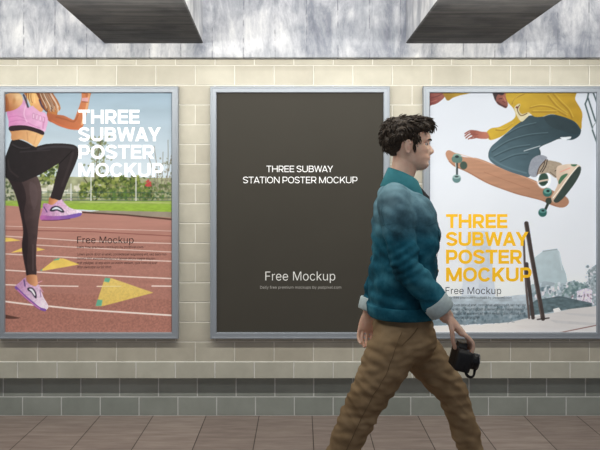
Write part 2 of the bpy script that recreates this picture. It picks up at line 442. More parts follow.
    # far arm
    a.poly([(47, 112), (52, 113.4), (57, 114.6), (64, 115.6), (70, 118.4), (74, 119.6), (76.4, 114), (79, 107), (81.4, 99), (82.6, 90), (91, 90), (89.6, 99), (88, 108), (85, 120), (82, 128), (78, 129.8), (70, 129.4), (60, 126.4), (53, 123), (48, 120)],
           ((176, 96, 62), (212, 130, 84), (50, 120), (86, 105)), True, 0.06)
    a.line([(52, 121), (62, 126), (72, 128.6), (78, 129)], 1.6, (206, 112, 70), 0.7, True); a.line([(88.6, 94), (87, 106), (82, 124)], 2.2, (236, 180, 126), 0.8, True)
    a.line([(56, 117), (66, 119.5), (74, 121.6), (78, 115)], 1.5, (150, 82, 54), 0.6, True)
    a.poly([(82, 98), (88.6, 97.6), (88, 101.6), (81.6, 101)], (226, 170, 170), False); a.line([(82, 101.8), (88, 102.2)], 0.6, (120, 60, 50))
    a.ell((87, 95), 1.6, 2.6, (176, 96, 60), alpha=0.6)
    # top
    a.poly([(6.8, 112), (10, 110.4), (18, 106.6), (23, 99.4), (26.4, 104), (29.4, 107), (33.4, 105.6), (37, 109.4), (41.4, 111.6), (45.6, 113.4), (48, 120), (46.6, 127), (44, 132), (36, 129), (25, 127), (10, 128), (8.6, 121)],
           ((206, 132, 176), (230, 176, 208), (12, 120), (36, 112)), True, 0.07)
    a.line([(9, 117), (18, 116), (26, 119)], 1.0, (188, 112, 160), 0.5, True); a.line([(10, 122), (22, 120), (32, 125), (40, 128)], 1.0, (190, 112, 162), 0.5, True)
    a.line([(44, 118), (43, 128)], 1.6, (198, 120, 164), 0.6); a.line([(26, 105), (24, 114), (27, 122)], 1.2, (244, 206, 226), 0.6, True)
    for k in range(4):       # outlined block letters, too small in the photo to be read
        x = 33 + k * 3.3; y = 113 + k * 1.2
        a.line([(x, y), (x - 0.6, y + 5.4), (x + 1.6, y + 6), (x + 2.1, y + 0.8), (x, y)], 0.5, (196, 140, 170)); a.line([(x + 0.6, y + 1.4), (x + 0.3, y + 4.6)], 0.5, (244, 222, 232))
    a.poly([(9.4, 126.6), (16, 125.4), (26, 125.6), (35, 127.8), (43.6, 131.4), (43, 135), (35, 132.2), (25, 130), (10.4, 131)], (46, 28, 36), True, 0.1)
    # neck, chest
    a.poly([(32.6, 90), (29, 94), (30.6, 101), (33, 106), (37, 109.6), (40.8, 112), (43.4, 109), (43, 101), (40, 90)], ((240, 190, 120), (226, 160, 110), (34, 96), (42, 110)))
    a.line([(34, 93), (35, 103)], 1.0, (250, 214, 150), 0.8)
    # near shoulder
    a.poly([(4, 96), (8, 93.6), (14, 92.2), (20, 93.6), (22.8, 98), (22.2, 103), (19, 107), (14, 110), (8, 111.4), (3, 111)], ((168, 98, 56), (232, 190, 138), (5, 106), (19, 96)), True, 0.06)
    a.poly([(3, 98), (7, 97), (9, 104), (8, 111), (3, 111)], (150, 84, 50), True, alpha=0.6); a.ell((14, 101), 2.4, 4.6, (166, 108, 56), 0.2, 0.5, 0.8)
    a.ell((17.6, 97), 3.4, 4, (240, 206, 156), 0.3, 0.6, 0.8)
    # straps and hair
    a.line([(23.6, 95), (26, 101), (28, 107)], 1.9, (74, 62, 80), smooth=True); a.line([(39.6, 100), (42, 106), (46.4, 111)], 2.0, (80, 60, 78), smooth=True)
    a.poly([(23.6, 90), (32.6, 90), (31, 97), (33, 104), (31, 106), (28, 100), (25.6, 96)], ((196, 118, 54), (232, 178, 104), (25, 96), (32, 98)), True, 0.15)
    a.poly([(36.4, 90), (50, 90), (54, 95), (58, 101), (60.4, 107), (60, 110), (57.6, 112), (57, 115), (53, 114), (48, 112.4), (44.6, 108.4), (41.6, 101), (38.4, 98)], ((130, 70, 40), (188, 120, 66), (40, 95), (58, 108)), True, 0.2)
    for _ in range(60):
        t = random.random(); x = 37 + 13 * t; c = random.choice([(66, 38, 30), (226, 198, 168), (206, 134, 66), (110, 60, 34), (240, 222, 204), (50, 30, 30)])
        a.line([(x, 90), (x + 2 + 2 * t, 97 + random.uniform(-1, 1)), (x + 5.5 + 2.5 * t, 104), (x + 7 + 3 * t, 108 + random.uniform(-2, 4))], random.uniform(0.35, 0.9), c, 0.7, True)
    for _ in range(14):
        x = random.uniform(25, 32)
        a.line([(x, 90), (x + random.uniform(-1, 1), 97), (x + random.uniform(0, 2), 103)], 0.5, random.choice([(150, 84, 40), (246, 214, 150), (110, 60, 34)]), 0.7, True)
    return a

def paint_skater():
    a = Art(430.0, 597.5, 92.0, 333.0)
    a.poly([(420, 80), (610, 80), (610, 340), (420, 340)], ((228, 232, 238), (214, 215, 216), (510, 92), (510, 290)), False, 0.012, a.field(40))
    # hazy towers
    a.poly([(467, 236), (470, 231), (489, 231), (491, 300), (461, 300)], (196, 201, 206), False, 0.03)
    a.poly([(481, 236), (490, 238), (496, 300), (478, 300)], (186, 192, 198), False, 0.04)
    a.poly([(534, 258), (543, 251.2), (557, 249), (559.6, 252), (562, 264), (566, 274), (569, 292), (534, 292)], ((174, 187, 189), (160, 174, 176), (540, 250), (560, 290)), False, 0.04)
    a.line([(543, 251.2), (557, 249.2)], 1.0, (140, 152, 156)); a.line([(559, 252), (562, 270)], 0.6, (196, 204, 206))
    a.poly([(430, 299), (445, 297), (470, 295), (500, 297), (528, 294), (528, 322), (430, 326)], ((172, 180, 184), (112, 126, 132), (480, 296), (480, 318)), False, 0.16, a.field(6, 3))
    a.poly([(528, 286), (545, 281), (560, 284), (572, 281), (584, 286), (590, 276), (600, 270), (600, 308), (528, 316)], (150, 162, 166), False, 0.16, a.field(5, 4))
    for _ in range(150):
        x = random.uniform(528, 596); y = random.uniform(282, 306)
        a.poly([(x, y), (x + random.uniform(1, 4), y - 0.3), (x + random.uniform(1, 4), y + 4), (x, y + random.uniform(2, 5))], random.choice([(176, 186, 190), (120, 136, 142), (200, 204, 206), (92, 110, 116), (214, 206, 208), (150, 166, 164)]), False, 0.05, alpha=0.8)
    a.poly([(588, 270), (600, 262), (600, 306), (590, 302)], (142, 152, 154), False, 0.2, a.fine)
    a.dabs(586, 598, 266, 300, 90, (0.6, 2), [(100, 116, 120), (170, 176, 178), (216, 210, 212), (78, 96, 100)], 0.7)
    a.dabs(562, 586, 281, 296, 120, (1, 2.4), [(108, 128, 128), (86, 108, 108), (130, 148, 146)], 0.8, lambda x, y: 1 if y > 281 + abs(x - 574) * .4 else 0)
    a.poly([(577, 291), (586, 288), (592, 290), (592, 303), (577, 303)], (204, 196, 204), False, 0.15, a.fine)
    a.dabs(570, 594, 294, 305, 70, (0.5, 1.4), [(120, 96, 104), (230, 222, 226), (90, 96, 104), (180, 160, 170)], 0.8)
    a.poly([(536, 300), (560, 296), (592, 303), (592, 307), (566, 309.5), (545, 313), (528, 316), (528, 306)], (84, 99, 102), False, 0.25, a.field(4, 2))
    a.dabs(430, 528, 306, 322, 260, (0.8, 2.6), [(92, 108, 114), (130, 142, 146), (74, 90, 96), (160, 168, 170)], 0.6)
    # ground
    a.poly([(426, 340), (426, 327), (480, 325.5), (510, 322), (545, 314.5), (570, 309), (592, 306.5), (600, 305), (600, 340)], ((190, 185, 180), (204, 198, 190), (540, 315), (500, 333)), False, 0.03, a.field(20, 3))
    a.poly([(550, 320), (597, 323), (597, 326), (556, 323)], (168, 166, 164), False, alpha=0.5); a.poly([(564, 313), (597, 314), (597, 317), (570, 315)], (174, 172, 170), False, alpha=0.5)
    a.line([(560, 332.6), (578, 329), (598, 325)], 0.8, (110, 70, 62))
    for _ in range(60):
        x = random.uniform(462, 512); y = 323 + random.uniform(-1.5, 3) - (x - 462) * 0.06
        a.line([(x, y), (x + random.uniform(1, 3), y + random.uniform(-1, 1))], 0.6, (112, 122, 126), 0.7)
    a.poly([(553, 309), (559, 307.6), (561, 311), (554, 312.6)], (226, 224, 222), False)
    # poles
    for p, w, c in (([(523.6, 236), (524.6, 262), (526.4, 290), (529.2, 318)], 2.2, (86, 76, 72)), ([(526.6, 264), (528.6, 282), (533, 317.6)], 3.8, (64, 56, 53)), ([(526.4, 223.4), (531, 252), (536, 280), (543, 318.6)], 4.4, (62, 54, 51))):
        a.line(p, w, c, 1, False, 0.12)
    a.line([(524.6, 224), (529.5, 254), (541, 316)], 1.0, (104, 92, 86), 0.8); a.line([(537.5, 319.4), (549, 318)], 1.3, (52, 46, 44))
    # lattice mast
    for p, q in (((588.6, 92), (587.6, 98)), ((587.6, 98), (585.2, 104)), ((585.2, 104), (592.4, 128)), ((588, 98), (595.4, 121)), ((593, 92), (597.8, 105)), ((592.4, 130), (598, 146))):
        a.line([p, q], 1.5, (74, 92, 94), 1, soft=0.5)
    a.line([(592, 128), (596, 122)], 0.6, (120, 130, 132))
    # board
    board = [(446, 156), (446, 152), (449, 150.2), (454, 152.4), (462, 156.4), (468, 157.4), (476, 158), (484, 160.4), (495, 165), (510, 170.6), (525, 176.4), (538, 182), (547, 187.6), (558, 193), (566.4, 197), (569, 202), (566, 206.4), (560, 207.6), (551, 205), (541, 200.4), (530, 197.6), (516, 194), (503, 189.4), (490, 184.6), (480, 179.6), (470, 173.8), (462, 169.6), (455, 167), (449.4, 162)]
    a.poly(board, ((184, 138, 110), (166, 122, 96), (460, 160), (560, 205)), True, 0.06, a.field(14, 2))
    a.line([(449, 161.4), (456, 166.6), (470, 173.2), (490, 184), (516, 193.4), (541, 200), (556, 206)], 0.8, (140, 88, 62), 0.8, True)
    a.line([(455, 153), (476, 159), (495, 166), (525, 177.4), (545, 187)], 0.7, (216, 168, 140), 0.8, True)
    a.line([(484, 172), (505, 180), (530, 189)], 0.5, (150, 100, 76), 0.7, True)
    # front truck
    a.ell((463.6, 165.4), 4.0, 4.4, (66, 82, 72)); a.line([(457, 163), (457, 176)], 1.9, (44, 56, 56)); a.line([(455.6, 162), (456, 168)], 0.8, (190, 200, 196))
    a.ell((457, 156.8), 4.8, 3.4, (132, 164, 150)); a.poly([(452.4, 157), (461.6, 157), (461, 162.5), (453, 162)], (92, 122, 112), True); a.ell((457, 156.6), 2.2, 1.5, (44, 54, 54))
    a.ell((456.6, 178.8), 4.5, 4.4, (96, 128, 126)); a.ell((456.6, 176.8), 4.1, 2.2, (150, 176, 172)); a.ell((456.6, 176.6), 2.2, 1.0, (60, 76, 76))
    # back jeans and shoes
    a.poly([(528, 150), (533, 147.4), (539, 148.4), (540.6, 155), (536, 160), (528, 160)], (52, 72, 76), True)
    a.ell((544, 180), 7.6, 9.4, (244, 246, 248), 0.2, 1.0, 0.2)
    a.ell((543.4, 179.4), 5.2, 7.2, (52, 76, 64), 0.15); a.line([(538.8, 181.6), (543, 180.6), (548, 179.8)], 1.7, (206, 186, 168), smooth=True); a.line([(539, 183.4), (547.8, 182.4)], 0.7, (30, 44, 38))
    a.poly([(541, 158.6), (547, 160), (556, 161.6), (562, 164.4), (560.6, 172), (556.4, 178), (548, 173), (540, 174), (536.6, 173)], (164, 148, 128), True, 0.1, a.fine)
    for x in (543.6, 545.8):
        a.line([(x + 1.6, 159.6), (x, 166), (x - 3.6, 172)], 0.9, (60, 50, 44), smooth=True)
    a.line([(555, 171), (562, 167)], 0.9, (70, 54, 50)); a.line([(550, 172), (556, 177)], 0.8, (100, 84, 74))
    a.poly([(557, 167), (564, 164.6), (572, 164), (579, 165), (581, 168.6), (579, 175), (573, 184), (566.4, 193), (560.6, 200), (556, 202.8), (552, 201), (551.4, 197), (555, 190.4), (558, 183), (556.4, 177)], ((222, 200, 178), (198, 170, 146), (575, 166), (555, 200)), True, 0.05)
    a.poly([(581, 167.6), (580, 174), (574.6, 183.6), (568, 192.4), (562, 199.4), (557, 202.8), (553.6, 201), (556.6, 196), (562, 188), (568.6, 178.6), (575, 169.6), (578.6, 166.6)], (56, 68, 62), True, 0.08)
    a.line([(578, 166), (568, 178), (560, 189), (553, 198)], 1.0, (236, 224, 206), smooth=True)
    a.poly([(558.4, 182), (561, 176.4), (566, 173.6), (567.6, 174.6), (563, 180), (559.6, 184)], (72, 112, 82), True); a.poly([(571, 164.4), (577, 164.4), (575, 166.4), (572, 166)], (66, 110, 78), True)
    a.line([(560, 172), (570, 168)], 0.8, (226, 150, 130))
    # jeans
    a.poly([(528, 116), (536, 116), (543, 116.6), (551, 114.4), (562, 116), (573, 120.4), (579.6, 127), (581, 131), (579, 136), (573, 139.6), (566, 139.8), (559, 139), (550, 142.6), (541, 146.6), (539, 150), (539.4, 155.4), (534, 165), (529.6, 176.6), (522, 175.6), (510, 171.8), (498, 166.6), (490.4, 161), (488.2, 154.6), (491, 147), (498, 140.6), (507, 132.6), (518, 123.4)],
           ((50, 68, 74), (80, 102, 110), (556, 120), (505, 165)), True, 0.07, a.field(8, 4))
    a.poly([(545, 117), (562, 118), (576, 125), (578, 134), (566, 132), (550, 126)], (46, 60, 64), True, alpha=0.55)
    for p in ([(492, 152), (508, 142), (528, 136), (548, 134)], [(494, 157), (512, 149), (530, 146)], [(500, 162), (514, 156), (528, 154)], [(505, 136), (520, 128), (536, 124)]):
        a.line(p, 1.0, (46, 62, 68), 0.6, True); a.line([(x, y - 1.5) for x, y in p], 0.8, (112, 134, 140), 0.5, True)
    a.line([(491, 158), (500, 164), (512, 169), (526, 173)], 1.6, (104, 128, 136), 0.6, True)
    a.poly([(560, 137.4), (566, 137), (571, 136.6), (570, 138.8), (564, 139.8)], (228, 232, 234), True)
    a.line([(524, 151), (532, 148.4), (540, 146)], 0.8, (214, 220, 222), 0.8, True)
    a.poly([(528.4, 171.4), (530.4, 162), (534, 157.4), (540, 155), (545.6, 156.2), (547, 158.6), (542, 163), (538.6, 169), (536.6, 176.4), (531, 176.4)], (146, 150, 158), True, 0.08, a.fine)
    a.line([(537, 175), (539.6, 167), (546, 159.6)], 1.0, (92, 72, 64), smooth=True)
    # rear truck
    a.line([(550, 199), (545.6, 209)], 2.6, (48, 58, 52)); a.ell((548.6, 201), 3.4, 3.6, (58, 66, 56)); a.ell((547.4, 192.4), 5.0, 4.8, (52, 100, 92)); a.ell((547.6, 191), 4.2, 3.0, (96, 150, 138)); a.ell((548, 191), 1.9, 1.4, (30, 50, 50))
    a.ell((542.6, 212.6), 4.6, 4.6, (44, 92, 84)); a.ell((542.8, 210.8), 3.8, 2.4, (88, 134, 128)); a.ell((543, 210.6), 1.7, 1.1, (30, 50, 50))
    # hoodie
    a.poly([(503.6, 88), (570, 88), (575.4, 100), (582, 112), (581.8, 122), (581, 129), (576, 122.6), (568, 118.4), (559, 115.6), (551, 114), (543, 116.4), (535, 116.8), (529, 113.4), (527, 117.4), (521, 121.6), (512, 128), (505, 134), (498, 138), (489.6, 139.8), (486.4, 133), (491, 128.4), (499, 127), (506, 123.6), (513, 119.6), (515.6, 115), (513.4, 108.6), (508.4, 103), (505.4, 97)],
           ((204, 168, 56), (188, 148, 44), (520, 92), (570, 125)), True, 0.07, a.field(10, 6))
    for p in ([(553, 94), (560, 102), (568, 110), (572, 118)], [(548, 96), (556, 106), (566, 114)], [(512, 104), (516, 98), (524, 94)], [(530, 108), (540, 106), (552, 108), (566, 116)], [(496, 130), (504, 130), (512, 124)], [(532, 112), (545, 112), (556, 112)]):
        a.line(p, 1.3, (146, 106, 36), 0.55, True); a.line([(x + 1.2, y - 1.4) for x, y in p], 0.9, (226, 196, 92), 0.5, True)
    a.poly([(514.4, 108), (518, 104), (520.4, 104.6), (519, 110), (522, 114), (528, 112.4), (530, 114), (526, 118.4), (521.4, 121.6), (517, 116)], (220, 208, 170), True, 0.1)
    a.line([(519.6, 105), (517.4, 110), (521, 115.6), (527, 113.4)], 1.0, (110, 84, 50), 0.9, True); a.ell((517, 107.4), 1.6, 1.2, (120, 70, 60))
    a.line([(487.4, 133.6), (490, 139)], 1.4, (168, 132, 40))
    # hands
    sk = (150, 88, 74)
    a.poly([(470, 131.6), (475, 130.2), (481, 131.6), (487.4, 132.6), (488.6, 138), (483, 139), (477, 138.2), (472.4, 136)], ((150, 86, 74), (186, 118, 96), (470, 134), (488, 134)), True)
    for p in ([(476, 131), (470, 130.8), (465, 133.6)], [(475, 132.4), (469, 133), (465, 136)], [(475, 134), (470, 135), (466, 138)], [(476, 135.6), (472, 137), (468.4, 139)], [(478, 137), (474, 138), (470.6, 138.4)]):
        a.line(p, 1.3, sk, smooth=True)
    a.line([(472, 134), (478, 134.6)], 0.5, (110, 60, 54), 0.7)
    a.poly([(428, 88), (445, 88), (444.6, 96.6), (441, 100.6), (436.6, 103.6), (432, 105), (428, 105)], ((128, 64, 60), (158, 96, 84), (431, 104), (440, 94)), True)
    a.line([(431, 98), (438, 96), (443, 93)], 0.8, (96, 48, 48), 0.8, True); a.line([(431, 102), (437, 100)], 0.6, (190, 120, 108), 0.8)
    a.poly([(443.6, 88), (476, 90), (468, 93.6), (460, 95.4), (453, 97.8), (448.4, 100.6), (445.4, 98)], ((166, 130, 46), (196, 160, 62), (446, 96), (470, 92)), True, 0.08)
    # face
    a.poly([(493.4, 88), (506, 88), (505.6, 96), (508, 104), (506, 108.2), (502, 106.6), (498, 104.4), (495.4, 101), (494, 97)], ((120, 72, 66), (176, 108, 90), (496, 104), (504, 94)), True)
    a.poly([(492.6, 88), (504.6, 88), (504, 94), (501, 95.4), (498.4, 94.4), (496.4, 97), (496, 101), (494, 98)], (64, 52, 54), True)
    a.line([(497.4, 102.4), (501.6, 105.4), (506, 107)], 1.8, (74, 44, 44), 0.8, True); a.line([(499, 99), (502, 98.4)], 0.8, (60, 34, 34)); a.line([(502.6, 101.4), (505, 102.4)], 0.7, (100, 44, 44)); a.line([(503.6, 97), (505.4, 101)], 0.8, (206, 140, 116), 0.8)
    return a
